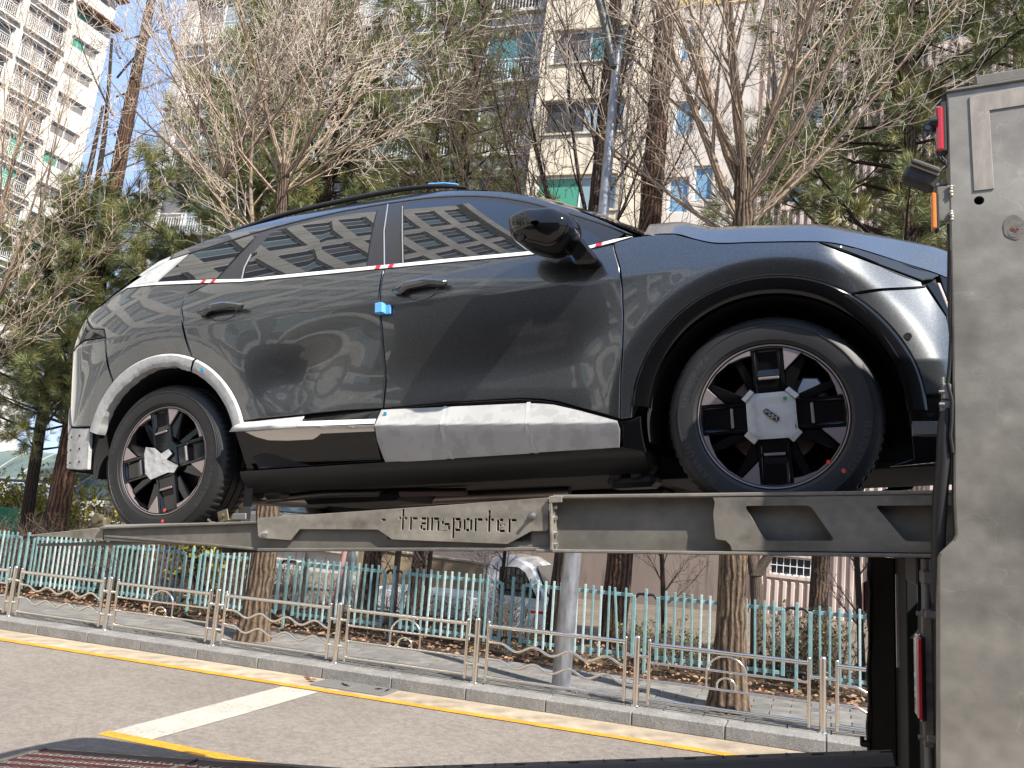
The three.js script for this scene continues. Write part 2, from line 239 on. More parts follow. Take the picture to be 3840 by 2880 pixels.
{ // block paving
  const s = new THREE.Group(); s.name = 'sidewalk'; struct(s); scene.add(s);
  const gs = [0, 1, 2, 3].map((i) => uvm(bevelBox(0.428, 0.06, 0.188, 0.006), 1, i * 0.31));
  for (let j = 0; j < 9; j++) for (let i = 0; i < 33; i++) {
    const m = child(gs[Math.floor(hash2(i, j, 5) * 4)], 'paver', M.paver[Math.floor(hash2(i, j, 7) * 4)], s);
    m.position.set(-12.9 + (i + (j % 2) * 0.5) * 0.44, 0.12 + hash2(i, j, 9) * 0.006, -9.785 - j * 0.2); m.rotation.z = (hash2(i, j, 11) - 0.5) * 0.012; m.rotation.x = (hash2(i, j, 13) - 0.5) * 0.02;
  }
  const rest = new B(); for (let j = 0; j < 9; j++) for (let i = 0; i < 22; i++) rest.box(0.432, 0.06, 0.193, -13.34 - (i - (j % 2) * 0.5) * 0.44, 0.12 + hash2(i, j, 19) * 0.006, -9.785 - j * 0.2, 0.006);
  const o = rest.build('paving_far_end', M.paver[0], s); o.userData.kind = 'stuff';
  const bed = new B(); bed.span(-30, 8, 0.02, 0.118, -11.52, -9.68, 0); bed.build('paving_bed', M.soil, s);
}
struct(child(sheet(-60, 30, -14.6, -11.45, 0.15, 200, 24, 11, 0.10, 0.25), 'verge_soil', mat({ color: [0.135, 0.088, 0.060], map: withRep(T.soil, 0.7, 0.7), roughness: 1, vertexColors: true }), scene));
struct(child(sheet(-60, 30, -44, -14.55, -0.42, 80, 30, 13, 0.03, 0.2), 'yard_paving', mat({ color: [0.19, 0.15, 0.115], map: withRep(T.conc, 0.5, 0.5), roughness: 0.95, vertexColors: true }), scene));
{ // dry leaves on the verge and in the gutter
  const r = rng(77), N = 5200, leaf = new THREE.BufferGeometry(); leaf.setAttribute('position', new THREE.Float32BufferAttribute([0, 0, -1, 0.55, 0.25, 0, 0, 0.05, 0, 0, 0, -1, 0, 0.05, 0, -0.55, 0.22, 0, 0, 0.05, 0, 0.55, 0.25, 0, 0.1, 0.1, 0.9, 0, 0.05, 0, 0.1, 0.1, 0.9, -0.55, 0.22, 0], 3)); leaf.computeVertexNormals();
  const I = new THREE.InstancedMesh(prep(leaf), M.litter, N), c = new THREE.Color();
  for (let i = 0; i < N; i++) {
    const gut = i < 6, near = r(), x = gut ? -6.1 + r() * 1.3 : -19 + r() * 21, z = gut ? -9.32 + r() * 0.2 : -11.36 - Math.pow(near, 1.6) * 3.4 + (r() - 0.5) * 0.25, s = (gut ? 0.05 : 0.022) + r() * 0.035;
    I.setMatrixAt(i, _m.compose(V(x, (gut ? 0.02 : 0.185 + r() * 0.03 + (z < -11.6 ? 0.02 : 0)), z), _q.setFromEuler(_e.set((r() - 0.5) * 1.3, r() * 6.3, (r() - 0.5) * 1.3)), V(s, s, s)));
    const k = 0.35 + r() * 1.1; I.setColorAt(i, c.setRGB(k, k * (0.8 + r() * 0.3), k * 0.9));
  }
  I.name = 'fallen_leaves'; I.userData = { kind: 'stuff', label: 'dry brown leaves scattered on the soil below the teal fence', category: 'leaf litter' }; I.castShadow = I.receiveShadow = true; scene.add(I);
}
{ // gutter drain
  const t = thing('drain_grate', 'flat steel drain grate set in the gutter beside the white bay line', 'drain grate');
  const f = new B(); for (const z of [-9.33, -8.96]) f.span(-5.85, -4.85, 0.002, 0.022, z - 0.012, z + 0.012); for (const x of [-5.85, -5.35, -4.85]) f.span(x - 0.01, x + 0.01, 0.002, 0.022, -9.318, -8.972); f.build('frame', M.iron, t);
  const b = new B(); for (let i = 1; i < 34; i++) { const x = -5.85 + i * 0.0294; if (Math.abs(x + 5.35) > 0.013) b.box(0.012, 0.012, 0.344, x, 0.014, -9.145, 0.002); } const o = b.build('bars', M.iron, t); o.userData.kind = 'stuff';
  const p = new B(); p.box(0.98, 0.004, 0.34, -5.35, 0.0075, -9.145, 0); p.build('pit', M.dark, t);
}

// ------------------------------------------------------------------ stainless guardrail along the kerb
{
  const t = thing('guardrail', 'stainless steel guardrail with wavy and arched panels along the granite kerb', 'guardrail');
  const Z = -9.715, Y = 0.15, post = new B(); post.cyl(0.037, 0.745, 0, 0.3725, 0, 'y', 20).add(new THREE.SphereGeometry(0.037, 20, 6, 0, 6.3, 0, 1.57), 0, 0.742, 0); const pg = post.geo();
  const foot = new THREE.CylinderGeometry(0.055, 0.06, 0.012, 18);
  const br = prep(new THREE.CylinderGeometry(0.017, 0.017, 0.27, 12).rotateZ(Math.PI / 2));
  const end = new B(); end.cyl(0.021, 0.70, 0, 0.385, 0, 'y', 14).add(new THREE.SphereGeometry(0.021, 14, 5, 0, 6.3, 0, 1.57), 0, 0.733, 0); const eg = end.geo();
  const W = 1.72, rail = (y, r) => tubeGeo([V(0, y, 0), V(W, y, 0)], r, 12);
  const wave = (y) => { const p = []; for (let i = 0; i <= 64; i++) { const x = i / 64 * W; let w = 0; if (x > 0.16) w = -0.042 * (1 - Math.cos((x - 0.16) * Math.PI * 2 / 0.445)) * 0.92 * sst(0.12, 0.2, x); p.push(V(x, y + w - 0.02 * x / W * 0, 0)); } return tubeGeo(p, 0.0165, 10); };
  const arch = (r, y0, y1) => { const p = [V(W / 2 - r, y0, 0)]; for (let i = 0; i <= 20; i++) { const a = Math.PI - i / 20 * Math.PI; p.push(V(W / 2 + r * Math.cos(a), y1 - r * 0.9 + r * 0.9 * Math.sin(a), 0)); } p.push(V(W / 2 + r, y0, 0)); return tubeGeo(p, 0.0125, 10); };
  const G = { top: rail(0.69, 0.0245), bot: rail(0.085, 0.021), m1: rail(0.49, 0.0145), m2: rail(0.295, 0.0145), w1: wave(0.50), w2: wave(0.30), a1: arch(0.215, 0.285, 0.655), a2: arch(0.10, 0.285, 0.425) };
  const r = rng(31);
  for (let i = -3; i <= 7; i++) {
    const x = -11.9994 + 2 * i, tilt = (r() - 0.5) * 0.012;
    const p = child(pg, 'post', M.stainless, t); p.position.set(x, Y, Z); p.rotation.z = tilt; const ft = child(prep(foot), 'base_flange', M.stainless, p); ft.position.y = 0.006;
    for (const y of [0.55, 0.215]) child(br, 'bracket', M.stainless, t).position.set(x, Y + y, Z);
    if (i === 7) break;
    const put = (g, n, dx = 0) => { const m = child(g, n, M.stainless, t); m.position.set(x + 0.14 + dx, Y, Z); return m; };
    put(eg, 'end_tube'); put(eg, 'end_tube', W); put(G.top, 'top_rail'); put(G.bot, 'bottom_rail');
    if ((i + 40) % 2 === 0) { put(G.w1, 'wavy_rail'); put(G.w2, 'wavy_rail'); } else { put(G.m1, 'middle_rail'); put(G.m2, 'middle_rail'); put(G.a1, 'arch'); put(G.a2, 'arch'); }
  }
}
// ------------------------------------------------------------------ teal picket fence behind the pavement
{
  const t = thing('picket_fence', 'faded teal metal picket fence on the verge behind the guardrail', 'fence');
  const Z = -11.85, r = rng(41), X0 = -14.44 - 2.016 * 2;
  const pk = [0, 1, 2].map((i) => uvm(bevelBox(0.031, 0.98, 0.028, 0.004), 1, i * 0.3)), ep = bevelBox(0.052, 0.86, 0.04, 0.006), po = bevelBox(0.045, 1.30, 0.045, 0.006), rl = bevelBox(1.62, 0.05, 0.028, 0.004);
  const cap = new B(); cap.tube([V(-0.15, 0, 0), V(-0.11, 0.045, 0), V(-0.05, 0.05, 0), V(0, 0.03, 0), V(0.05, 0.05, 0), V(0.11, 0.045, 0), V(0.15, 0, 0)], 0.022, 6); const cg = cap.geo();
  for (let i = 0; i <= 10; i++) {
    const x = X0 + 2.016 * i;
    const p = child(po, 'post', M.teal, t); p.position.set(x, 0.66, Z); p.rotation.z = (r() - 0.5) * 0.02;
    child(cg, 'top_bracket', M.satin, t).position.set(x, 1.185, Z - 0.01); child(cg, 'bottom_bracket', M.satin, t).position.set(x, 0.37, Z - 0.01);
    for (const s of [-1, 1]) child(ep, 'end_upright', M.teal, t).position.set(x + s * 0.17, 0.78, Z);
    if (i === 10) break;
    for (const y of [1.205, 0.39]) child(rl, 'rail', M.teal, t).position.set(x + 1.008, y, Z - 0.005);
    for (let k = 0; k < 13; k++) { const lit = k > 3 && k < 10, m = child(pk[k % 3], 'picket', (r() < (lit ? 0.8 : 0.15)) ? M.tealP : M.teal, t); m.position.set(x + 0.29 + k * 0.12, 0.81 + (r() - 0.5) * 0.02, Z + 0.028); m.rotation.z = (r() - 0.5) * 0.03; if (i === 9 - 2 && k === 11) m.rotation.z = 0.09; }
  }
}
// ------------------------------------------------------------------ street lamp
{
  const t = thing('street_lamp', 'tall galvanised street lamp post rising from the pavement behind the car', 'street lamp');
  const b = V(-3.01, 0.15, -10.1), e = V(-2.67, 8.66, -10.1);
  const at = (k) => b.clone().lerp(e, k), p = new B(); p.tube([at(0), at(0.1), at(0.3), at(0.6), at(0.9), at(1)], [0.118, 0.112, 0.1, 0.082, 0.063, 0.058], 28); p.build('pole', M.galv, t);
  const f = new B(); f.cyl(0.19, 0.02, b.x, 0.16, b.z, 'y', 24); f.build('base_plate', M.galv, t);
  const bd = new B(); for (const [k, s] of [[0.55, 1], [0.68, 1], [0.69, -1], [0.79, 1]]) { const q = at(k); bd.cyl(0.012, 0.03, q.x + 0.075 * s, q.y, q.z + 0.03, 'x', 8); } bd.build('bolts', M.galv, t);
  const c = new B(); c.cyl(0.062, 0.03, e.x, e.y + 0.005, e.z, 'y', 20); c.build('cap', M.galv, t);
  const a = new B(); a.tube([V(-2.70, 8.35, -10.02), V(-2.75, 8.62, -9.98), V(-2.86, 9.1, -9.9), V(-3.05, 9.8, -9.7)], [0.05, 0.052, 0.05, 0.045], 14); a.build('lamp_arm', mat({ color: [0.10, 0.105, 0.10], roughness: 0.5, metalness: 0.3 }), t);
  const s = new B(); s.tube([V(-2.68, 8.66, -10.05), V(-2.78, 9.0, -10), V(-2.92, 9.6, -9.9)], 0.024, 10); s.build('stay', mat({ color: [0.10, 0.105, 0.10], roughness: 0.5, metalness: 0.3 }), t);
}
// ------------------------------------------------------------------ the car (x forward, y up from the tyre contact, z to its right-hand side)
const CARP = V(-0.1222, 2.1858, -3.8836), CARQ = new THREE.Quaternion().setFromEuler(new THREE.Euler(0, -0.0168, 0.0904, 'YZX'));
const font = await new FontLoader().loadAsync('fonts/droid/droid_sans_bold.typeface.json');
const WB = 2.755, WY = 0.37;
const lut = (pts, k) => { if (k <= pts[0][0]) return pts[0][1]; for (let i = 1; i < pts.length; i++) if (k <= pts[i][0]) { const a = pts[i - 1], b = pts[i]; return lerp(a[1], b[1], (k - a[0]) / (b[0] - a[0])); } return pts[pts.length - 1][1]; };
const beltBot = [[-3.168, 1.306], [-2.955, 1.285], [-2.582, 1.236], [-2.372, 1.207], [-1.996, 1.178], [-1.58, 1.152], [-1.201, 1.128], [-0.936, 1.109], [-0.634, 1.092], [-0.541, 1.105], [-0.467, 1.119]];
const beltTop = [[-3.168, 1.312], [-2.957, 1.304], [-2.582, 1.256], [-2.372, 1.224], [-1.67, 1.177], [-1.205, 1.147], [-0.91, 1.126], [-0.64, 1.107], [-0.541, 1.121], [-0.467, 1.1215]];
const zb = 0.882;
const cusp = (t) => { const k = 0.012, sp = t > 0.2 ? t : k * Math.log1p(Math.exp(Math.max(t / k, -40))); return 0.042 * Math.exp(-sp / 0.12) - 0.16 * (sp - t); };
function zs(x, y) {                             // half width of the body at x, y
  const yb = x < -2.4 ? 1.20 + 0.02 * Math.min(1, -(x + 2.4) * 2) : 1.085 + 0.065 * clamp(-(x + 0.6), 0, 1.8), yc = 0.935 + 0.040 * clamp(-(x + 0.5), 0, 1.5);
  const d = y - yc; let z;
  if (y > yb) { const q = y - yb, b = 0.932 - 0.10 * (yb - yc) - 1.0 * (yb - yc) ** 2; z = b - 0.5 * q - 0.30 * q * q; if (y > 1.58) z -= 2.6 * (y - 1.58) ** 2; }
  else if (d > 0) z = 0.932 - 0.10 * d - 1.0 * d * d;
  else z = 0.932 + 0.055 * d - 0.018 * Math.exp(-(((y - 0.66) / 0.13) ** 2)) * sst(-2.35, -1.9, x) * (1 - sst(-0.75, -0.5, x));
  for (const cx of [0, -WB]) { const r = Math.hypot(x - cx, y - WY), ft = y < yb + 0.05 ? 1 : Math.max(0, 1 - (y - yb - 0.05) * 6);
    z += ft * (cx === 0 ? (cusp(r - 0.565)) : (r > 0.58 ? 0.030 * Math.exp(-(((r - 0.58) / 0.17) ** 2)) : 0.030 - 0.12 * (0.58 - r))); }
  if (x < -1.5 && x > -2.7 && y < 1.1) z -= 0.020 * Math.exp(-(((x + 1.95) / 0.28) ** 2)) * Math.exp(-(((y - 0.74 - (x + 1.95) * 0.25) / 0.12) ** 2));
  if (x > 0.2) z -= 0.30 * Math.max(0, y - 0.52) * sst(0.2, 0.55, x);
  if (x > 0.25) z -= 0.85 * (x - 0.25) ** 2 + (x > 0.55 ? 1.2 * (x - 0.55) ** 2 : 0);
  if (x < -2.95) z -= 0.32 * (x + 2.95) ** 2 + (x < -3.35 ? 1.15 * (x + 3.35) ** 2 : 0);
  return z;
}
function zclad(x, y) { const yk = 0.38 - 0.065 * (x + 0.6); const top = 0.525; return y > yk ? lerp(0.962, 0.905, clamp((y - yk) / (top - yk), 0, 1)) : 0.962 - 0.30 * (yk - y) - 1.0 * (yk - y) ** 2; }
const inside = (p, x, y) => { let c = false; for (let i = 0, j = p.length - 1; i < p.length; j = i++) if ((p[i][1] > y) !== (p[j][1] > y) && x < (p[j][0] - p[i][0]) * (y - p[i][1]) / (p[j][1] - p[i][1]) + p[i][0]) c = !c; return c; };
function clipCell(poly, x0, x1, y0, y1) {
  let p = poly;
  for (const [ax, lim, s] of [[0, x0, 1], [0, x1, -1], [1, y0, 1], [1, y1, -1]]) {
    const o = []; for (let i = 0; i < p.length; i++) { const a = p[i], b = p[(i + 1) % p.length], da = (a[ax] - lim) * s, db = (b[ax] - lim) * s; if (da >= 0) o.push(a); if (da * db < 0) { const t = da / (da - db); o.push([lerp(a[0], b[0], t), lerp(a[1], b[1], t)]); } }
    p = o; if (p.length < 3) return null;
  }
  return p;
}
const area = (p) => { let s = 0; for (let i = 0; i < p.length; i++) { const a = p[i], b = p[(i + 1) % p.length]; s += a[0] * b[1] - b[0] * a[1]; } return s / 2; };
function shrink(p, d) { if (!d) return p; if (area(p) < 0) p = p.slice().reverse(); const n = p.length; return p.map((v, i) => { const a = p[(i + n - 1) % n], b = p[(i + 1) % n]; let ex = v[0] - a[0], ey = v[1] - a[1], fx = b[0] - v[0], fy = b[1] - v[1]; const le = Math.hypot(ex, ey) || 1, lf = Math.hypot(fx, fy) || 1; ex /= le; ey /= le; fx /= lf; fy /= lf; let nx = -(ey + fy), ny = ex + fx; const l = Math.hypot(nx, ny) || 1; nx /= l; ny /= l; const k = d / Math.max(0.4, nx * -ey + ny * ex); return [v[0] + nx * k, v[1] + ny * k]; }); }
function skin(poly, zf = zs, { off = 0, gap = 0.0022, edge = 0.016, cell = 0.017, bev = 0.004 } = {}) {   // outline in xy laid on the surface z = zf(x, y)
  if (area(poly) < 0) poly = poly.slice().reverse();
  const outer = shrink(poly, gap), p = shrink(poly, gap + bev);
  const P = [], N = [], U = [], e = 0.003;
  const nrm = (x, y) => { const a = (zf(x + e, y) - zf(x - e, y)) / (2 * e), b = (zf(x, y + e) - zf(x, y - e)) / (2 * e), l = Math.hypot(a, b, 1); return [-a / l, -b / l, 1 / l]; };
  const put = (v) => { P.push(v[0], v[1], zf(v[0], v[1]) + off); N.push(...nrm(v[0], v[1])); U.push(v[0], v[1]); };
  const xs = p.map((v) => v[0]), ys = p.map((v) => v[1]), X0 = Math.min(...xs), X1 = Math.max(...xs), Y0 = Math.min(...ys), Y1 = Math.max(...ys), nx = Math.max(1, Math.ceil((X1 - X0) / cell)), ny = Math.max(1, Math.ceil((Y1 - Y0) / cell));
  for (let i = 0; i < nx; i++) for (let j = 0; j < ny; j++) {
    const c = clipCell(p, lerp(X0, X1, i / nx), lerp(X0, X1, (i + 1) / nx), lerp(Y0, Y1, j / ny), lerp(Y0, Y1, (j + 1) / ny)); if (!c) continue;
    if (c.length === 4 && Math.abs(area(c)) > 0) { for (const k of [0, 1, 2, 0, 2, 3]) put(c[k]); continue; }
    const vs = c.map((v) => new THREE.Vector2(...v)); let f; try { f = THREE.ShapeUtils.triangulateShape(vs, []); } catch { continue; }
    for (const t of f) { const a = vs[t[0]], b = vs[t[1]], d = vs[t[2]]; const s = (b.x - a.x) * (d.y - a.y) - (d.x - a.x) * (b.y - a.y); if (Math.abs(s) < 1e-9) continue; for (const k of s > 0 ? t : [t[0], t[2], t[1]]) put([vs[k].x, vs[k].y]); }
  }
  const n = p.length, push = (x, y, z, nn) => { P.push(x, y, z); N.push(...nn); U.push(x, y); };
  for (let i = 0; i < n; i++) {                 // rounded lip and the return into the gap
    const a = p[i], b = p[(i + 1) % n], A2 = outer[i], B2 = outer[(i + 1) % n]; let dx = b[0] - a[0], dy = b[1] - a[1]; const l = Math.hypot(dx, dy); if (l < 1e-6) continue; const en = [dy / l, -dx / l, 0];
    const za = zf(...a) + off, zB = zf(...b) + off, zA2 = zf(...A2) + off - bev, zB2 = zf(...B2) + off - bev, na = nrm(...a), nb = nrm(...b), q = (m) => { const v = [m[0] + en[0], m[1] + en[1], m[2]], k = Math.hypot(...v); return v.map((t) => t / k); };
    push(a[0], a[1], za, na); push(A2[0], A2[1], zA2, q(na)); push(B2[0], B2[1], zB2, q(nb)); push(a[0], a[1], za, na); push(B2[0], B2[1], zB2, q(nb)); push(b[0], b[1], zB, nb);
    if (edge) { push(A2[0], A2[1], zA2, en); push(A2[0], A2[1], zA2 - edge, en); push(B2[0], B2[1], zB2 - edge, en); push(A2[0], A2[1], zA2, en); push(B2[0], B2[1], zB2 - edge, en); push(B2[0], B2[1], zB2, en); }
  }
  const g = new THREE.BufferGeometry(); g.setAttribute('position', new THREE.Float32BufferAttribute(P, 3)); g.setAttribute('normal', new THREE.Float32BufferAttribute(N, 3)); g.setAttribute('uv', new THREE.Float32BufferAttribute(U, 2)); return g;
}
const arc = (cx, r, a0, a1, n = 28) => Array.from({ length: n + 1 }, (_, i) => { const a = lerp(a0, a1, i / n) * Math.PI / 180; return [cx + r * Math.cos(a), WY + r * Math.sin(a)]; });
function ring(cx, r0, r1, a0, a1, off, { lip = 0.05, jag = 0, seed = 1, n = 60, bulge = 0.006 } = {}) {
  const P = [], U = [], m = 6, R = (i) => { const j = jag ? jag * ((fbm(i / n, 0.3, 14, 1, 3, seed) - 0.5) * 2) : 0; return r0 + j; };
  const pt = (i, k) => { const a = lerp(a0, a1, i / n) * Math.PI / 180; if (k > m) { const x = cx + (R(i) + 0.004) * Math.cos(a), y = WY + (R(i) + 0.004) * Math.sin(a); return [x, y, zs(x, y) + off - lip]; } const t = 1 - k / m, r = lerp(R(i), r1, t), x = cx + r * Math.cos(a), y = WY + r * Math.sin(a); return [x, y, zs(x, y) + off + bulge * (1 - (2 * t - 1) ** 4) - (t > 0.99 ? 0.006 : 0)]; };
  for (let i = 0; i < n; i++) for (let k = 0; k <= m; k++) { const a = pt(i, k), b = pt(i, k + 1), c = pt(i + 1, k + 1), d = pt(i + 1, k); for (const v of [a, b, c, a, c, d]) { P.push(...v); U.push(v[0], v[1]); } }
  const g = new THREE.BufferGeometry(); g.setAttribute('position', new THREE.Float32BufferAttribute(P, 3)); g.setAttribute('uv', new THREE.Float32BufferAttribute(U, 2)); g.computeVertexNormals(); return smooth(g);
}
function smooth(g, deg = 40) {                  // averaged normals within an angle
  const p = g.attributes.position, n = g.attributes.normal, map = new Map(), key = (i) => `${Math.round(p.getX(i) * 2e4)},${Math.round(p.getY(i) * 2e4)},${Math.round(p.getZ(i) * 2e4)}`, cs = Math.cos(deg * Math.PI / 180);
  for (let i = 0; i < p.count; i++) { const k = key(i); if (!map.has(k)) map.set(k, []); map.get(k).push(i); }
  const out = new Float32Array(p.count * 3);
  for (const l of map.values()) for (const i of l) { let x = 0, y = 0, z = 0; const nx = n.getX(i), ny = n.getY(i), nz = n.getZ(i); for (const j of l) { const a = n.getX(j), b = n.getY(j), c = n.getZ(j); if (a * nx + b * ny + c * nz > cs) { x += a; y += b; z += c; } } const q = Math.hypot(x, y, z) || 1; out.set([x / q, y / q, z / q], i * 3); }
  g.setAttribute('normal', new THREE.BufferAttribute(out, 3)); return g;
}
function gridGeo(nu, nv, fn) { const P = [], U = []; for (let i = 0; i < nu; i++) for (let j = 0; j < nv; j++) { const a = fn(i / nu, j / nv), b = fn((i + 1) / nu, j / nv), c = fn((i + 1) / nu, (j + 1) / nv), d = fn(i / nu, (j + 1) / nv); for (const v of [a, b, c, a, c, d]) { P.push(...v); U.push(v[0], v[2]); } } const g = new THREE.BufferGeometry(); g.setAttribute('position', new THREE.Float32BufferAttribute(P, 3)); g.setAttribute('uv', new THREE.Float32BufferAttribute(U, 2)); g.computeVertexNormals(); return smooth(g, 50); }
const along = (pts, t) => { const L = [0]; for (let i = 1; i < pts.length; i++) L.push(L[i - 1] + Math.hypot(pts[i][0] - pts[i - 1][0], pts[i][1] - pts[i - 1][1])); const s = t * L[L.length - 1]; let i = 1; while (i < pts.length - 1 && L[i] < s) i++; const k = clamp((s - L[i - 1]) / (L[i] - L[i - 1] || 1), 0, 1); return [lerp(pts[i - 1][0], pts[i][0], k), lerp(pts[i - 1][1], pts[i][1], k)]; };
const curve = (pts, n = 24) => new THREE.SplineCurve(pts.map((p) => new THREE.Vector2(...p))).getPoints(n).map((p) => [p.x, p.y]);
function bridge(pts, crown, bulge, pw = 2, nv = 24, off = 0, zf = zs) { return gridGeo(28, nv, (s, t) => { const [x, y] = along(pts, s), u = 1 - 2 * t, k = 1 - Math.abs(u) ** pw; return [x + bulge * k, y + crown * k, (zf(x, y) + off) * u]; }); }

const car = thing('suv_car', 'dark grey metallic SUV with white protective film on sills and arches, on a steel deck', 'car');
car.position.copy(CARP); car.quaternion.copy(CARQ);
const sub = (name, geo, m, parent = car, label, far = true) => { const o = child(geo, name, m, parent, label); if (far) { const c = child(geo, name, m, parent); c.scale.z = -1; } return o; };
{
  const cantLow = curve([[-0.50, 1.150], [-0.567, 1.196], [-0.65, 1.249], [-0.833, 1.355], [-0.998, 1.445], [-1.207, 1.527], [-1.469, 1.583], [-1.75, 1.602], [-2.03, 1.598], [-2.365, 1.568], [-2.628, 1.524], [-2.857, 1.482], [-2.974, 1.456]], 50);
  const cantTop = curve([[-0.455, 1.125], [-0.653, 1.277], [-0.84, 1.395], [-1.009, 1.491], [-1.22, 1.573], [-1.51, 1.645], [-1.75, 1.668], [-2.104, 1.667], [-2.464, 1.638], [-2.696, 1.596], [-2.866, 1.548], [-2.996, 1.498]], 50);
  const fgap = [[-0.541, 1.105], [-0.535, 1.07], [-0.512, 0.985], [-0.503, 0.90], [-0.503, 0.783], [-0.510, 0.66], [-0.523, 0.546], [-0.536, 0.392]];
  const bgap = [[-1.58, 1.152], [-1.573, 0.984], [-1.563, 0.844], [-1.558, 0.67], [-1.564, 0.521]];
  const rgap = [[-2.582, 1.232], [-2.640, 1.205], [-2.683, 1.184], [-2.692, 1.150], [-2.678, 1.100], [-2.639, 1.035], [-2.583, 0.870], [-2.5735, 0.8363]];
  const doorBotF = [[-1.564, 0.521], [-1.248, 0.522], [-0.95, 0.512], [-0.86, 0.501], [-0.785, 0.484], [-0.66, 0.437], [-0.536, 0.392]];
  // inner dark shell behind the shut lines, wheel wells, floor
  const shell = new B();
  shell.add(skin([[-3.60, 0.42], [-3.2, 0.36], ...arc(-WB, 0.455, 178, 15, 20), [-2.2, 0.30], [-0.55, 0.30], ...arc(0, 0.455, 165, 2, 20), [0.5, 0.33], [0.62, 0.40], [0.60, 0.86], [0.2, 0.96], [-0.3, 1.08], [-0.5, 1.11], ...beltBot.slice().reverse().slice(1), [-3.3, 1.22], [-3.58, 1.1]], (x, y) => Math.max(0.2, zs(x, y)) - 0.024, { gap: 0, edge: 0, bev: 0.001, cell: 0.06 }));
  sub('inner_shell', shell.geo(), M.dark);
  const pan = new B();
  pan.span(-2.35, -0.46, 0.215, 0.30, -0.80, 0.80, 0.02).span(-0.5, 0.75, 0.19, 0.28, -0.60, 0.60, 0.02).span(-3.35, -2.3, 0.27, 0.40, -0.58, 0.58, 0.03).span(-2.2, -0.6, 0.175, 0.22, -0.55, -0.15, 0.02).span(-2.25, -1.7, 0.16, 0.23, -0.1, 0.52, 0.03).span(-0.42, 0.42, 0.30, 0.62, -0.52, 0.52, 0.02).span(-3.2, -2.35, 0.40, 0.70, -0.52, 0.52, 0.02);
  pan.build('floor_pan', M.dark, car);
  const ex = new B(); ex.tube([[-1.0, 0.19, 0.10], [-1.9, 0.19, 0.12], [-2.2, 0.20, 0.30], [-2.55, 0.27, 0.42], [-2.95, 0.30, 0.40]], 0.032, 12).tube([[-2.38, 0.215, -0.45], [-2.42, 0.215, 0.0], [-2.40, 0.215, 0.62]], 0.028, 10).tube([[-2.30, 0.18, 0.70], [-2.05, 0.20, 0.60], [-1.80, 0.20, 0.50], [-1.4, 0.19, 0.42]], 0.02, 8); ex.build('exhaust_pipe', mat({ color: [0.30, 0.27, 0.24], metalness: 1, roughness: 0.4 }), car);
  const ax = new B(); ax.tube([[-2.755, 0.33, -0.75], [-2.70, 0.24, -0.35], [-2.70, 0.24, 0.35], [-2.755, 0.33, 0.75]], 0.05, 8).span(-2.9, -2.45, 0.20, 0.30, -0.32, 0.32, 0.02).tube([[-2.30, 0.26, 0.66], [-2.62, 0.27, 0.72]], 0.035, 8).tube([[0.02, 0.33, -0.75], [-0.08, 0.22, -0.4], [-0.08, 0.22, 0.4], [0.02, 0.33, 0.75]], 0.045, 8); ax.build('suspension', M.black, car);
  for (const [cx, s] of [[0, 0.445], [-WB, 0.452]]) { const w = gridGeo(40, 1, (u, v) => { const a = lerp(-8, 188, u) * Math.PI / 180; return [cx + s * Math.cos(a), WY + s * Math.sin(a), lerp(0.885, 0.52, v)]; }); const b = new B().add(w); b.add(new THREE.CircleGeometry(s, 40, -0.14, Math.PI + 0.28), cx, WY, 0.52); sub('wheel_well', b.geo(), M.dark); }

  // painted panels
  sub('front_door', skin([...beltBot.filter((p) => p[0] > -1.59 && p[0] < -0.535), ...fgap, ...doorBotF.slice().reverse().slice(1), ...bgap.slice().reverse().slice(1, -1)]), M.paint);
  sub('rear_door', skin([...beltBot.filter((p) => p[0] > -2.59 && p[0] < -1.57).reverse(), ...rgap.slice(1), ...arc(-WB, 0.502, 68, 17, 16), [-2.2, 0.520], [-1.764, 0.528], [-1.568, 0.522], ...bgap.slice().reverse().slice(1, -1)]), M.paint);
  sub('front_fender', skin([[-0.541, 1.105], [-0.467, 1.119], [-0.36, 1.112], ...curve([[-0.30, 1.100], [-0.218, 1.056], [-0.137, 1.021], [-0.005, 1.0], [0.207, 0.966]], 24), [0.265, 0.930], [0.40, 0.878], [0.536, 0.826], [0.541, 0.802], [0.304, 0.764], ...arc(0, 0.494, 52, 165, 26), [-0.49, 0.395], ...fgap.slice().reverse().slice(0, -1)]), M.paint);
  sub('front_bumper', skin([[0.541, 0.802], [0.547, 0.81], [0.60, 0.69], [0.615, 0.56], [0.60, 0.45], [0.55, 0.405], [0.492, 0.405], ...arc(0, 0.494, 5, 51, 16), [0.304, 0.764]], zs, { gap: 0.0014 }), M.paint);
  sub('rear_quarter_panel', skin([[-2.582, 1.232], ...beltBot.filter((p) => p[0] < -2.6).reverse(), [-3.30, 1.245], [-3.40, 1.205], [-3.435, 1.175], [-3.302, 1.083], [-3.188, 1.06], [-3.150, 1.012], [-3.127, 0.948], [-3.07, 0.785], [-3.066, 0.764], ...arc(-WB, 0.502, 128, 69, 18), ...rgap.slice().reverse().slice(0, -1)]), M.paint);
  sub('rear_bumper', skin([[-3.150, 1.006], [-3.127, 0.948], [-3.07, 0.785], [-3.066, 0.764], ...arc(-WB, 0.502, 129, 158, 12), [-3.225, 0.562], [-3.39, 0.578], [-3.50, 0.60], [-3.648, 0.655], [-3.655, 0.80], [-3.645, 0.93], [-3.60, 1.0], [-3.456, 1.001], [-3.342, 1.024]]), M.paint);
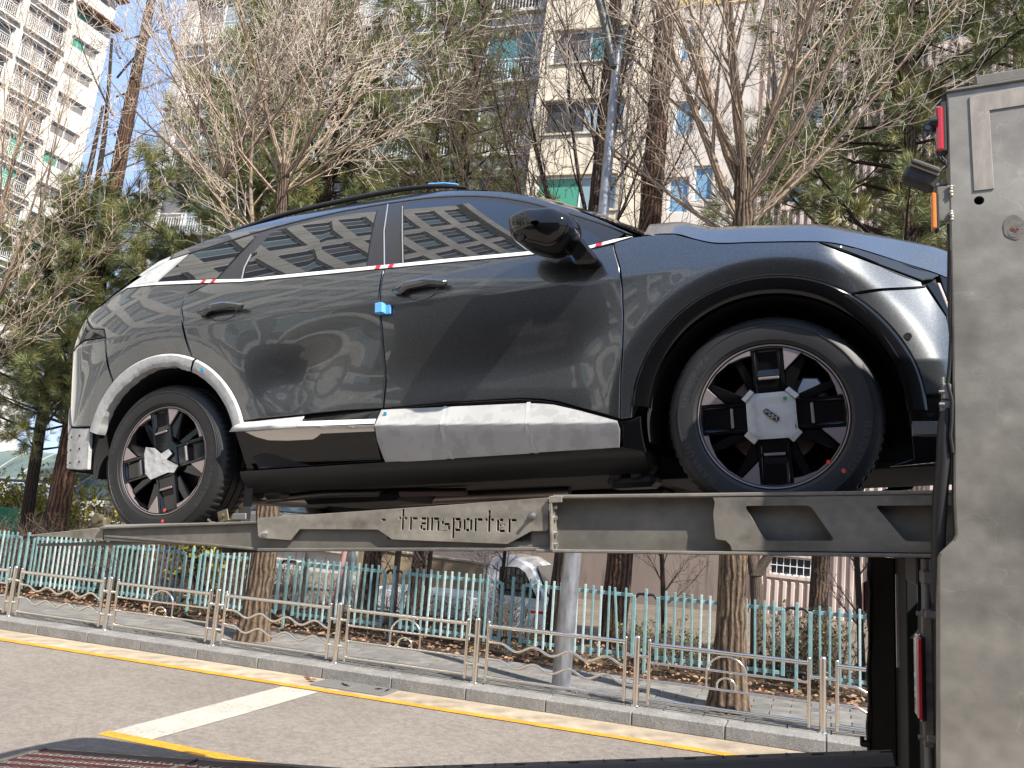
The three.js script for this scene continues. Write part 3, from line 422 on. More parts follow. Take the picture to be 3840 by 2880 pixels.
  sub('bumper_film', skin([[-3.225, 0.556], [-3.39, 0.574], [-3.50, 0.596], [-3.645, 0.650], [-3.655, 0.52], [-3.63, 0.45], [-3.56, 0.40], [-3.45, 0.37], [-3.30, 0.352], [-3.236, 0.352]], zs, { off: 0.003 }), M.filmW, car, 'white film with punched holes on the rear bumper corner');
  const tape = new B(); tape.add(skin([[-3.52, 0.70], [-3.57, 0.665], [-3.46, 0.545], [-3.41, 0.575]], zs, { off: 0.008, edge: 0.002, gap: 0 })); sub('tape', tape.geo(), M.filmW, car, undefined, false);
  const holes = new B(); for (let i = 0; i < 3; i++) for (let j = 0; j < 3; j++) { const x = -3.30 - i * 0.085, y = 0.525 - j * 0.065; holes.add(new THREE.SphereGeometry(0.006, 8, 6), x, y, zs(x, y) + 0.002); } sub('punched_holes', holes.geo(), M.dark, car, undefined, false);
  sub('lower_valance', skin([[0.438, 0.40], [0.555, 0.40], [0.60, 0.38], [0.62, 0.25], [0.55, 0.185], [0.36, 0.175], [0.439, 0.20]], (x, y) => zs(x, 0.42) - 0.015 - 0.25 * (0.4 - y)), M.gloss);
  sub('lower_grille_trim', skin([[0.441, 0.322], [0.60, 0.318], [0.615, 0.262], [0.438, 0.268]], (x, y) => zs(x, 0.42) - 0.012), M.iron);
  const tailL = [[-3.435, 1.175], [-3.302, 1.083], [-3.188, 1.060], [-3.146, 1.008], [-3.342, 1.027], [-3.456, 1.001], [-3.60, 0.995], [-3.61, 1.05], [-3.56, 1.14], [-3.48, 1.185]];
  sub('tail_lamp', skin(tailL), M.gloss, car, 'black smoked wrap-round tail lamp');
  // hood, roof, screens, tailgate
  const hoodE = curve([[-0.42, 1.122], [-0.30, 1.103], [-0.218, 1.059], [-0.137, 1.025], [-0.005, 1.003], [0.207, 0.969], [0.331, 0.941], [0.47, 0.905], [0.60, 0.862], [0.74, 0.80]], 60);
  const hoodH = (dz) => { let y = 0; const n = 24; for (let i = 0; i < n; i++) { const d = (i + 0.5) / n * dz; y += lerp(0.88, 0.06, sst(0.085, 0.20, d)) * dz / n; } return y; };
  child(gridGeo(60, 56, (s, t) => { const [x, y] = along(hoodE, s), q = 2 * t - 1, u = -Math.sign(q) * (1 - (1 - Math.abs(q)) ** 1.8), z0 = zs(x, y) - 0.003; return [x + 0.10 * (1 - u * u) * sst(0.3, 0.74, x), y + hoodH(z0 * (1 - Math.abs(u))) * (0.84 + 0.16 * sst(-0.42, -0.05, x) + 0.22 * sst(0.25, 0.6, x)), z0 * u]; }), 'hood', M.paint, car);
  child(bridge(curve([[-0.43, 1.135], [-0.64, 1.277], [-0.83, 1.398], [-1.0, 1.492], [-1.21, 1.575]], 20), 0.05, 0.20, 2, 24, -0.004), 'windscreen', M.glass, car);
  child(bridge(curve([[-1.20, 1.571], [-1.51, 1.646], [-1.75, 1.668], [-2.104, 1.667], [-2.464, 1.638], [-2.696, 1.596], [-2.90, 1.535]], 24), 0.025, 0, 3, 24, -0.002), 'roof', M.gloss, car);
  child(bridge(curve([[-2.92, 1.525], [-3.06, 1.468], [-3.15, 1.40], [-3.33, 1.262], [-3.45, 1.19]], 16), 0.01, -0.12, 2, 24, -0.006), 'rear_window', M.glass, car);
  child(bridge(curve([[-3.44, 1.195], [-3.56, 1.14], [-3.61, 1.05], [-3.645, 0.93], [-3.655, 0.80], [-3.65, 0.6]], 20), 0, -0.10, 2.4, 24, -0.004), 'tailgate', M.paint, car);
  child(bridge([[-3.65, 0.62], [-3.655, 0.52], [-3.62, 0.44], [-3.45, 0.36], [-3.3, 0.34]], 0, -0.10, 2.4, 20, -0.006), 'lower_rear_trim', M.filmW, car);
  child(bridge([[0.735, 0.80], [0.80, 0.70], [0.80, 0.5], [0.78, 0.3], [0.70, 0.2]], 0, 0.14, 2, 20, -0.002), 'front_grille', M.gloss, car);
  sub('side_nose', skin([[0.60, 0.862], [0.74, 0.80], [0.80, 0.70], [0.80, 0.5], [0.78, 0.3], [0.70, 0.2], [0.62, 0.2], [0.64, 0.4], [0.63, 0.6], [0.62, 0.70], [0.605, 0.80]]), M.gloss);
  // greenhouse
  const dlo = [...cantLow, [-2.96, 1.30], ...beltTop.filter((p) => p[0] > -2.95 && p[0] < -0.5)];
  sub('pillar_trim', skin(dlo, zs, { off: -0.006, gap: 0, edge: 0.02, cell: 0.04 }), M.pillar);
  sub('roof_side', skin([...cantLow, ...cantTop.slice().reverse()], zs, { gap: 0.001, bev: 0.006, cell: 0.03 }), M.paint);
  const wf = curve([[-1.621, 1.550], [-1.565, 1.561], [-1.458, 1.556], [-1.302, 1.523], [-1.163, 1.482], [-1.024, 1.424], [-0.925, 1.375], [-0.850, 1.335]], 20);
  sub('front_window', skin([...wf, [-0.842, 1.29], [-0.80, 1.118], [-0.91, 1.127], [-1.205, 1.148], [-1.484, 1.1655]], zs, { off: -0.001, edge: 0.004, gap: 0.001, bev: 0.002, cell: 0.05 }), M.glass);
  sub('quarter_light', skin([[-0.815, 1.310], [-0.70, 1.225], [-0.588, 1.122], [-0.64, 1.109], [-0.775, 1.118], [-0.81, 1.24]], zs, { off: -0.001, edge: 0.004, gap: 0.001, bev: 0.002, cell: 0.05 }), M.glass);
  const wr = curve([[-2.360, 1.535], [-2.20, 1.556], [-2.023, 1.566], [-1.767, 1.563]], 12);
  sub('rear_window_side', skin([...wr, [-1.675, 1.180], [-2.373, 1.226], [-2.405, 1.376], [-2.398, 1.40]], zs, { off: -0.001, edge: 0.004, gap: 0.001, bev: 0.002, cell: 0.05 }), M.glass);
  sub('rear_quarter_glass', skin(round([[-2.848, 1.470], [-2.66, 1.508], [-2.44, 1.548], [-2.547, 1.256], [-2.95, 1.308]], [0.01, 0, 0.02, 0.01, 0.004], 3), zs, { off: -0.001, edge: 0.004, gap: 0.001, bev: 0.002, cell: 0.05 }), M.glass);
  const seam = new B(); const line = (pts, w) => pts.map(([x, y]) => V(x, y, zs(x, y) + w)); seam.tube(line([[-1.722, 1.590], [-1.66, 1.39], [-1.582, 1.168]], 0.0005), 0.0035, 6); sub('door_seam', seam.geo(), M.alu);
  const gs = new B(); gs.tube(line([[-1.627, 1.552], [-1.555, 1.36], [-1.490, 1.166]], 0.001), 0.0035, 6).tube(line([[-2.405, 1.385], [-2.40, 1.30], [-2.378, 1.225]], 0.001), 0.004, 6).tube(line([[-0.84, 1.33], [-0.835, 1.29], [-0.79, 1.12]], 0.001), 0.006, 6); sub('window_guide', gs.geo(), M.iron);
  const stripG = skin([...beltBot, ...beltTop.slice().reverse()], zs, { off: 0.004, gap: 0, edge: 0.008, bev: 0.001, cell: 0.05 }); sub('belt_strip', stripG, M.strip);
  for (const x of [-2.62, -2.555, -1.612, -1.545, -0.60]) { const y0 = lut(beltBot, x), y1 = lut(beltTop, x); sub('red_tape', skin([[x - 0.014, y0], [x + 0.012, y0], [x + 0.017, y1], [x - 0.009, y1]], zs, { off: 0.0065, gap: 0.0005, edge: 0.001, bev: 0.0005, cell: 0.1 }), M.red); }
  sub('pillar_film', skin([[-2.855, 1.476], [-2.965, 1.454], [-3.09, 1.380], [-3.20, 1.305], [-3.30, 1.24], [-3.168, 1.308], [-2.957, 1.304]], zs, { off: 0.004, gap: 0.001, bev: 0.003 }), M.filmW, car, 'white film over the rear pillar');
  sub('spoiler_film', skin([[-2.99, 1.493], [-3.06, 1.468], [-3.16, 1.39], [-3.12, 1.375], [-3.0, 1.450]], (x, y) => zs(x, y) - 0.004, { off: 0.0, gap: 0.001 }), M.filmW);
  // roof rail
  const rr = curve([[-2.97, 1.575], [-2.80, 1.628], [-2.423, 1.682], [-2.0, 1.697], [-1.70, 1.695], [-1.50, 1.676], [-1.33, 1.635]], 30).map(([x, y]) => V(x, y, 0.535)); const rb = new B().tube(rr, rr.map((_, i) => 0.008 + 0.006 * Math.sin(Math.PI * i / 30)), 8); sub('roof_rail', rb.geo(), M.satin);
  const bl = new B().tube([[-1.54, 1.695, 0.535], [-1.45, 1.682, 0.535], [-1.38, 1.662, 0.535]], 0.0045, 6); sub('blue_tape', bl.geo(), M.foam, car, undefined, false);
  // cladding
  sub('front_arch_trim', ring(0, 0.432, 0.4945, -2, 172, 0.004, { lip: 0.06 }), M.gloss);
  const f1 = ring(-WB, 0.442, 0.504, 66.5, 160, 0.007, { lip: 0.05, jag: 0.010, seed: 3 }), f2 = ring(-WB, 0.440, 0.504, 14, 65.2, 0.006, { lip: 0.05, jag: 0.0015, seed: 6 });
  sub('rear_arch_film', f1, M.filmW, car, 'crumpled white film on the rear wheel arch', true); sub('rear_arch_film', f2, M.filmW);
  const dot = new B(); for (const [a, r] of [[58, 0.476]]) { const x = -WB + r * Math.cos(a * Math.PI / 180), y = WY + r * Math.sin(a * Math.PI / 180); dot.cyl(0.009, 0.003, x, y, zs(x, y) + 0.0145, 'z', 14); } dot.cyl(0.008, 0.003, -1.535, 0.492, zclad(-1.535, 0.492) + 0.009, 'z', 14); sub('blue_sticker', dot.geo(), mat({ color: [0.01, 0.30, 0.48], roughness: 0.5 }), car, undefined, false);
  const upStrip = skin([...doorBotF.map(([x, y]) => [x, y - 0.003]), [-0.54, 0.384], [-0.70, 0.435], [-0.80, 0.466], [-0.893, 0.485], [-1.2, 0.503], [-1.564, 0.512]], (x, y) => 0.905, { gap: 0, edge: 0.01 }); sub('sill_upper_trim', upStrip, M.gloss);
  const fpoly = (a, b) => { const top = [[-1.564, 0.514], [-1.248, 0.500], [-0.893, 0.485], [-0.80, 0.471], [-0.70, 0.440], [-0.54, 0.383]], t = (x) => lut(top, x); const xs = []; for (let i = 0; i <= 10; i++) xs.push(lerp(a, b, i / 10)); const ins = (x) => x + (x < -1.5 ? 0.012 : 0); return [...xs.map((x) => [x, t(x)]), [b + 0.008, 0.35], [b - 0.004, 0.288], [a + (a < -1.5 ? 0.012 : -0.003), 0.290], [a + (a < -1.5 ? -0.003 : 0.006), 0.38]]; };
  for (const [a, b, o] of [[-1.566, -1.262, 0.004], [-1.268, -0.898, 0.0055], [-0.904, -0.541, 0.0045]]) sub('door_film', skin(fpoly(a, b), zclad, { off: o * 0.6, gap: 0.0004, edge: 0.004, bev: 0.0005, cell: 0.008 }), M.film);
  for (const x of [-1.264, -0.900]) sub('film_overlap', skin([[x - 0.008, lut([[-1.564, 0.514], [-0.893, 0.487]], x) + 0.002], [x + 0.008, lut([[-1.564, 0.514], [-0.893, 0.487]], x) + 0.002], [x + 0.016, 0.36], [x + 0.034, 0.287], [x + 0.018, 0.287], [x, 0.36]], zclad, { off: 0.0042, gap: 0, edge: 0.001, bev: 0.0003, cell: 0.008 }), M.filmW);
  const rsill = [[-2.275, 0.512], [-1.574, 0.518], [-1.574, 0.29], [-2.30, 0.303], ...arc(-WB, 0.46, -8, 16, 6)];
  sub('rear_sill', skin(rsill, (x, y) => zclad(x, y) - 0.012, { gap: 0.001 }), M.gloss);
  sub('front_sill', skin([[-0.54, 0.386], [-0.49, 0.392], [-0.478, 0.40], ...arc(0, 0.46, 176, 196, 5), [-0.45, 0.262], [-0.54, 0.285]], (x, y) => 0.925 - 0.15 * Math.max(0, 0.38 - y)), M.gloss);
  sub('sill_trim', skin([[-2.245, 0.464], [-2.19, 0.438], [-2.127, 0.419], [-2.02, 0.410], [-1.891, 0.407], [-1.865, 0.417], [-1.845, 0.428], [-1.576, 0.419], [-1.576, 0.450], [-1.763, 0.460], [-1.958, 0.462]], (x, y) => zclad(x, y) - 0.006, { gap: 0, bev: 0.002 }), M.chrome);
  sub('sill_film', skin([[-2.325, 0.468], [-2.275, 0.512], [-1.955, 0.516], [-1.957, 0.460]], zclad, { off: 0.002, gap: 0, edge: 0.006, bev: 0.001 }), M.filmW); sub('trim_film', skin([[-1.957, 0.490], [-1.576, 0.472], [-1.576, 0.450], [-1.957, 0.462]], zclad, { off: 0.0015, gap: 0, edge: 0.004, bev: 0.001 }), M.strip);
  sub('under_sill', gridGeo(20, 6, (u, v) => { const x = lerp(-2.30, -0.46, u); return [x, lerp(0.293, 0.20, v), lerp(0.90, 0.80, v * v)]; }), M.satin);
  const jk = new B(); jk.tube([[-2.30, 0.262, 0.855], [-1.4, 0.258, 0.860], [-0.55, 0.262, 0.855]], 0.012, 6).span(-2.26, -2.16, 0.17, 0.25, 0.70, 0.80, 0.02).span(-0.64, -0.45, 0.150, 0.205, 0.62, 0.78, 0.02).span(-0.62, -0.58, 0.18, 0.215, 0.77, 0.80, 0.008).span(-0.54, -0.50, 0.18, 0.215, 0.77, 0.80, 0.008); jk.build('jack_rail', M.black, car);
  // lamps at the front corner
  sub('headlamp_top', skin([[0.210, 0.964], [0.268, 0.932], [0.40, 0.880], [0.537, 0.829], [0.575, 0.838], [0.60, 0.858], [0.47, 0.902], [0.331, 0.938]], zs, { off: 0.001, gap: 0.001 }), mat({ color: [0.02, 0.022, 0.025], roughness: 0.02, ior: 1.8 }));
  sub('headlamp_side', skin([[0.546, 0.815], [0.575, 0.832], [0.60, 0.80], [0.618, 0.70], [0.622, 0.60], [0.612, 0.52], [0.590, 0.47], [0.585, 0.56], [0.592, 0.63], [0.596, 0.690]], zs, { off: 0.002 }), M.gloss);
  sub('daytime_lamp', skin([[0.588, 0.822], [0.598, 0.822], [0.622, 0.70], [0.612, 0.70]], zs, { off: 0.006, gap: 0 }), M.clearlens);
  const sn = new B().cyl(0.0125, 0.006, 0.461, 0.607, zs(0.461, 0.607) + 0.002, 'z', 18); sub('parking_sensor', sn.geo(), M.satin);
  // mirror
  const mo = round([[-0.902, 1.141], [-0.907, 1.190], [-0.834, 1.213], [-0.70, 1.198], [-0.638, 1.153], [-0.626, 1.112], [-0.650, 1.066], [-0.700, 1.030], [-0.740, 1.024], [-0.822, 1.050], [-0.893, 1.104]], 0.02, 3);
  const mid = mo.map(([x, y]) => [x, y]), mk = (inn) => gridGeo(inn.length, 14, (u, v) => { const i = u * inn.length, a = inn[Math.floor(i) % inn.length], b = inn[(Math.floor(i) + 1) % inn.length], k = i - Math.floor(i), x = lerp(a[0], b[0], k), y = lerp(a[1], b[1], k), t = v * 2 - 1, f = Math.sqrt(Math.max(0, 1 - Math.abs(t) ** 2.6)); return [-0.765 + (x + 0.765) * (0.12 + 0.88 * f), 1.115 + (y - 1.115) * (0.10 + 0.90 * f), 1.055 - 0.125 * t]; });
  const mg = mk(mid), up = new B(), lo = new B(); { const p = mg.attributes.position, pick = (hi) => { const P = [], N = [], U = []; for (let i = 0; i < p.count; i += 3) { const y = (p.getY(i) + p.getY(i + 1) + p.getY(i + 2)) / 3, x = (p.getX(i) + p.getX(i + 1) + p.getX(i + 2)) / 3; if ((y > 1.128 + (x + 0.765) * -0.09) === hi) for (let k = 0; k < 3; k++) { P.push(p.getX(i + k), p.getY(i + k), p.getZ(i + k)); N.push(mg.attributes.normal.getX(i + k), mg.attributes.normal.getY(i + k), mg.attributes.normal.getZ(i + k)); U.push(0, 0); } } const g = new THREE.BufferGeometry(); g.setAttribute('position', new THREE.Float32BufferAttribute(P, 3)); g.setAttribute('normal', new THREE.Float32BufferAttribute(N, 3)); g.setAttribute('uv', new THREE.Float32BufferAttribute(U, 2)); return g; }; up.add(pick(true)); lo.add(pick(false)); }
  const mir = sub('door_mirror', up.geo(), M.gloss, car, 'gloss black door mirror'); child(lo.geo(), 'mirror_base', M.gloss, mir);
  const cam = new B().cyl(0.014, 0.01, -0.83, 1.075, 1.155, 'z', 16); child(cam.geo(), 'mirror_camera', M.satin, mir);
  const ma = new B(); const armO = round([[-0.722, 1.085], [-0.70, 1.120], [-0.643, 1.108], [-0.575, 1.008], [-0.598, 0.992], [-0.672, 0.999]], 0.012, 3); ma.plate(armO, 0.10, 1.005, 0.012); child(ma.geo(), 'mirror_arm', M.gloss, mir);
  // handles
  const hb = (x0, y0) => { const g = new B(); const o = round([[x0 - 0.135, y0 - 0.004], [x0 - 0.06, y0 + 0.034], [x0 + 0.03, y0 + 0.036], [x0 + 0.135, y0 + 0.010], [x0 + 0.125, y0 - 0.010], [x0 + 0.062, y0 + 0.004], [x0 - 0.055, y0 - 0.002], [x0 - 0.085, y0 - 0.022]], 0.012, 3); g.plate(o, 0.035, zs(x0, y0) + 0.040, 0.010); return g; };
  const cup = (x0, y0) => { const g = gridGeo(20, 10, (u, v) => { const a = u * Math.PI * 2, r = v; const x = x0 + 0.005 + 0.072 * r * Math.cos(a), y = y0 - 0.012 + 0.042 * r * Math.sin(a); return [x, y, zs(x, y) + 0.002 - 0.02 * (1 - r * r)]; }); return g; };
  for (const [x, y] of [[-1.372, 1.018], [-2.412, 1.050]]) { const h = sub('door_handle', hb(x, y).geo(), M.paint); child(cup(x, y), 'handle_recess', M.paint, h); }
  const lk = new B().cyl(0.001, 0.001, 0, 0, 0); void lk;
}
// ------------------------------------------------------------------ wheels
function tyreGeo() {
  const prof = [[0.2575, -0.006], [0.262, 0.004], [0.272, 0.009], [0.273, 0.012], [0.30, 0.0155], [0.322, 0.0145], [0.323, 0.0165], [0.3265, 0.0165], [0.3275, 0.0130], [0.345, 0.006], [0.357, -0.006], [0.3640, -0.017], [0.3685, -0.032], [0.3700, -0.048], [0.3700, -0.058], [0.3635, -0.0585], [0.3635, -0.066], [0.3706, -0.0665], [0.371, -0.10], [0.3645, -0.1005], [0.3645, -0.110], [0.371, -0.1105], [0.3706, -0.148], [0.364, -0.1485], [0.364, -0.157], [0.3700, -0.1575], [0.3685, -0.185], [0.360, -0.205], [0.335, -0.226], [0.29, -0.228], [0.258, -0.215]];
  const n = 432, P = [], U = []; const pt = (i, k) => { const a = i / n * Math.PI * 2; let [r, z] = prof[k]; const ph = (i / 6 + (k < 15 ? 0 : 0.5)) % 1; if (ph < 0.34 && ((k >= 11 && k <= 14) || (k >= 24 && k <= 27))) r -= k === 11 || k === 27 ? 0.002 : 0.0055; return [r * Math.cos(a), r * Math.sin(a), z]; };
  for (let i = 0; i < n; i++) for (let k = 0; k < prof.length - 1; k++) { const a = pt(i, k), b = pt(i, k + 1), c = pt((i + 1) % n, k + 1), d = pt((i + 1) % n, k); for (const v of [a, c, b, a, d, c]) { P.push(...v); U.push(v[0], v[1]); } }
  const g = new THREE.BufferGeometry(); g.setAttribute('position', new THREE.Float32BufferAttribute(P, 3)); g.setAttribute('uv', new THREE.Float32BufferAttribute(U, 2)); g.computeVertexNormals(); return smooth(g, 35);
}
const lathe = (prof, seg = 96) => { const g = new THREE.LatheGeometry(prof.map(([r, z]) => new THREE.Vector2(r, z)), seg); g.rotateX(Math.PI / 2); return prep(g); };
function ringText(b, text, r, size, deg, z, gapf = 1) { const gs = []; let w = 0; for (const ch of text) { if (ch === ' ') { gs.push(null); w += size * 0.45; continue; } const g = new TextGeometry(ch, { font, size, depth: 0.0016, curveSegments: 3 }); g.computeBoundingBox(); const cw = g.boundingBox.max.x - g.boundingBox.min.x; g.translate(-(g.boundingBox.min.x + cw / 2), -size / 2, 0); gs.push([g, cw]); w += cw + size * 0.16 * gapf; } let s = -w / 2; for (const e of gs) { if (!e) { s += size * 0.45; continue; } const c = s + e[1] / 2 + size * 0.08 * gapf, a = deg * Math.PI / 180 - c / r; const g = e[0]; g.rotateZ(a - Math.PI / 2); g.translate(r * Math.cos(a), r * Math.sin(a), z); b.add(uvm(prep(g))); s += e[1] + size * 0.16 * gapf; } }
const W_ = {};
{
  W_.tyre = tyreGeo();
  const tx = new B(); ringText(tx, 'HANKOOK', 0.3125, 0.026, -27, 0.0140, 2.2); ringText(tx, 'HANKOOK', 0.3125, 0.026, 98 + 110, 0.0140, 2.2); ringText(tx, 'Dynapro HP2', 0.3145, 0.024, 151, 0.0138, 1.2); ringText(tx, '235/55R19', 0.300, 0.0135, 8, 0.0148, 1.3); ringText(tx, '235/55R19 101H', 0.290, 0.012, 152, 0.0140, 1.2); ringText(tx, 'TUBELESS RADIAL', 0.285, 0.008, -118, 0.0128, 1.3); W_.text = tx.geo();
  const band = new B(); for (let q = 0; q < 4; q++) for (let k = 0; k < 3; k++) { const r = 0.333 + k * 0.006, p = []; for (let i = 0; i <= 16; i++) { const a = (96 - q * 90 - 14 + i / 16 * 30 + k * 2) * Math.PI / 180; p.push(V(r * Math.cos(a), r * Math.sin(a), 0.0115 - k * 0.003)); } band.tube(p, 0.0016, 5); } W_.band = band.geo();
  W_.barrel = lathe([[0.2520, 0.0010], [0.2470, 0.0008], [0.2420, -0.006], [0.2370, -0.03], [0.2330, -0.10], [0.2360, -0.19], [0.2550, -0.215]]);
  W_.lip = lathe([[0.2580, -0.006], [0.2582, 0.0005], [0.2560, 0.0026], [0.2530, 0.0016], [0.2520, -0.001]]);
  W_.disc = new B().add(lathe([[0.165, -0.085], [0.168, -0.09], [0.168, -0.112], [0.165, -0.116]])).add(new THREE.RingGeometry(0.06, 0.165, 64), 0, 0, -0.085).add(lathe([[0.001, -0.05], [0.062, -0.05], [0.066, -0.085]])).geo();
  W_.back = new B().add(new THREE.CircleGeometry(0.24, 48), 0, 0, -0.175).geo();
  const cal = new B(); cal.add(new THREE.ExtrudeGeometry(new THREE.Shape([[0.09, 0.05], [0.165, 0.045], [0.185, 0.08], [0.16, 0.125], [0.115, 0.13], [0.095, 0.095]].map((p) => new THREE.Vector2(...p))), { depth: 0.04, bevelSize: 0.006, bevelThickness: 0.006, bevelSegments: 1 }), 0, 0, -0.09); W_.cal = cal.geo();
  const sp = new B();                            // one spoke, pointing up
  sp.plate([[-0.052, 0.06], [0.052, 0.06], [0.0545, 0.150], [0.0545, 0.2455], [0.02, 0.2505], [-0.02, 0.2505], [-0.0545, 0.2455], [-0.0545, 0.150]], 0.045, -0.016, 0.003);
  for (const s of [-1, 1]) sp.plate([[s * 0.0545, 0.06], [s * 0.0545, 0.2440], [s * 0.044, 0.2470], [s * 0.040, 0.06]].map((p) => p), 0.035, -0.001, 0.003);
  const fq = (a, b, c, d) => { const g = new THREE.BufferGeometry(); g.setAttribute('position', new THREE.Float32BufferAttribute([...a, ...b, ...c, ...a, ...c, ...d], 3)); g.computeVertexNormals(); return prep(g); };
  sp.add(fq([-0.040, 0.146, -0.010], [0.040, 0.146, -0.010], [0.024, 0.222, -0.030], [-0.024, 0.222, -0.030])).add(fq([-0.024, 0.222, -0.030], [0.024, 0.222, -0.030], [0.040, 0.246, -0.004], [-0.040, 0.246, -0.004])).add(fq([-0.042, 0.146, -0.006], [-0.024, 0.222, -0.030], [-0.040, 0.246, -0.004], [-0.046, 0.2, -0.002])).add(fq([0.042, 0.146, -0.006], [0.046, 0.2, -0.002], [0.040, 0.246, -0.004], [0.024, 0.222, -0.030])).box(0.086, 0.085, 0.012, 0, 0.100, -0.012, 0.003);
  W_.spoke = sp.geo();
  W_.bar = new B().box(0.072, 0.010, 0.008, 0, 0.136, -0.002, 0.002).geo();
  const va = new B();                            // dark vanes to the right of the spoke
  va.plate([[0.052, 0.105], [0.057, 0.160], [0.118, 0.212], [0.132, 0.196], [0.075, 0.088]], 0.05, -0.012, 0.004); va.plate([[0.105, 0.052], [0.150, 0.057], [0.222, 0.092], [0.210, 0.118], [0.090, 0.072]], 0.05, -0.014, 0.004);
  va.plate([[0.057, 0.158], [0.120, 0.216], [0.112, 0.226], [0.055, 0.18]], 0.03, -0.003, 0.003);
  W_.vane = va.geo();
  const fa = new B(); const rimPt = (r, a) => [r * Math.cos(a * Math.PI / 180), r * Math.sin(a * Math.PI / 180)]; const wide = [[0.0565, 0.1600], [0.0565, 0.2440]]; for (let a = 76; a >= 61; a -= 3) wide.push(rimPt(0.2510, a)); wide.push([0.1165, 0.2165]); fa.plate(wide, 0.02, 0.0006, 0.001);
  const thin = []; for (let a = 61; a >= 13; a -= 4) thin.push(rimPt(0.2512, a)); thin.push([0.2440, 0.0565], [0.2230, 0.0565]); thin.push(rimPt(0.2345, 22), rimPt(0.2420, 34), rimPt(0.2455, 48), [0.1165, 0.2165]); fa.plate(thin, 0.02, 0.0006, 0.001); W_.face = fa.geo();
  const o8 = (w, c) => [[-w + c, -w], [w - c, -w], [w, -w + c], [w, w - c], [w - c, w], [-w + c, w], [-w, w - c], [-w, -w + c]];
  W_.hub = new B().plate(o8(0.083, 0.03), 0.03, 0.004, 0.004).geo();
  W_.cap = gridGeo(24, 24, (u, v) => { const x = (u - 0.5) * 0.168, y = (v - 0.5) * 0.164; return [x, y, 0.0085 + 0.004 * (fbm(u, v, 4, 4, 4, 201) - 0.5) * 2 + 0.0015 * Math.abs(fbm(u, v, 9, 9, 3, 205) - 0.5) - 0.004 * sst(0.8, 1, Math.max(Math.abs(u - 0.5), Math.abs(v - 0.5)) * 2)]; });
  { const p = W_.cap.attributes.position; for (let i = 0; i < p.count; i++) { let x = p.getX(i), y = p.getY(i); const e = Math.abs(x) + Math.abs(y) - 0.137; if (e > 0) { p.setX(i, x - Math.sign(x) * e / 2); p.setY(i, y - Math.sign(y) * e / 2); } } W_.cap.computeVertexNormals(); smooth(W_.cap, 60); }
  const fl = new B(); for (let k = 0; k < 4; k++) { const g = bevelBox(0.046, 0.022, 0.003, 0.001); g.rotateX(-0.5); g.translate(0, 0.1065, 0.008); g.rotateZ(Math.PI / 4 + k * Math.PI / 2); fl.add(uvm(g)); } W_.flap = fl.geo();
  const em = new B(); em.plate(round([[-0.030, -0.0095], [0.030, -0.0095], [0.030, 0.0095], [-0.030, 0.0095]], 0.006, 3), 0.003, 0.0150, 0.0006); const es = new B(); for (const [x0, y0, x1, y1] of [[-0.024, -0.006, -0.024, 0.006], [-0.024, -0.004, -0.012, 0.006], [-0.010, 0.006, -0.006, -0.006], [-0.004, -0.006, 0.004, 0.006], [0.006, 0.006, 0.006, -0.006], [0.008, -0.006, 0.018, 0.006], [0.018, 0.006, 0.025, -0.006]]) { const L = Math.hypot(x1 - x0, y1 - y0), g = bevelBox(L + 0.002, 0.0022, 0.001, 0.0003); g.rotateZ(Math.atan2(y1 - y0, x1 - x0)); g.translate((x0 + x1) / 2, (y0 + y1) / 2, 0.0152); es.add(uvm(g)); } W_.em = em.geo(); W_.es = es.geo();
  W_.torn = gridGeo(20, 20, (u, v) => [u, v, 0]);
  const poly = [[-0.097, 0.067], [-0.04, 0.058], [0.0, 0.030], [0.043, 0.049], [0.065, 0.026], [0.036, 0.0], [0.108, -0.032], [0.086, -0.064], [0.05, -0.061], [-0.05, -0.09], [-0.086, -0.061], [-0.104, 0.035]];
  W_.torn = skin(poly, (x, y) => 0.014 + 0.016 * Math.abs(0.5 * x + y * 0.9 - 0.008) + 0.006 * fbm(x * 4 + 1, y * 4 + 1, 8, 8, 3, 211), { gap: 0, edge: 0.001, bev: 0.0006, cell: 0.008 });
}
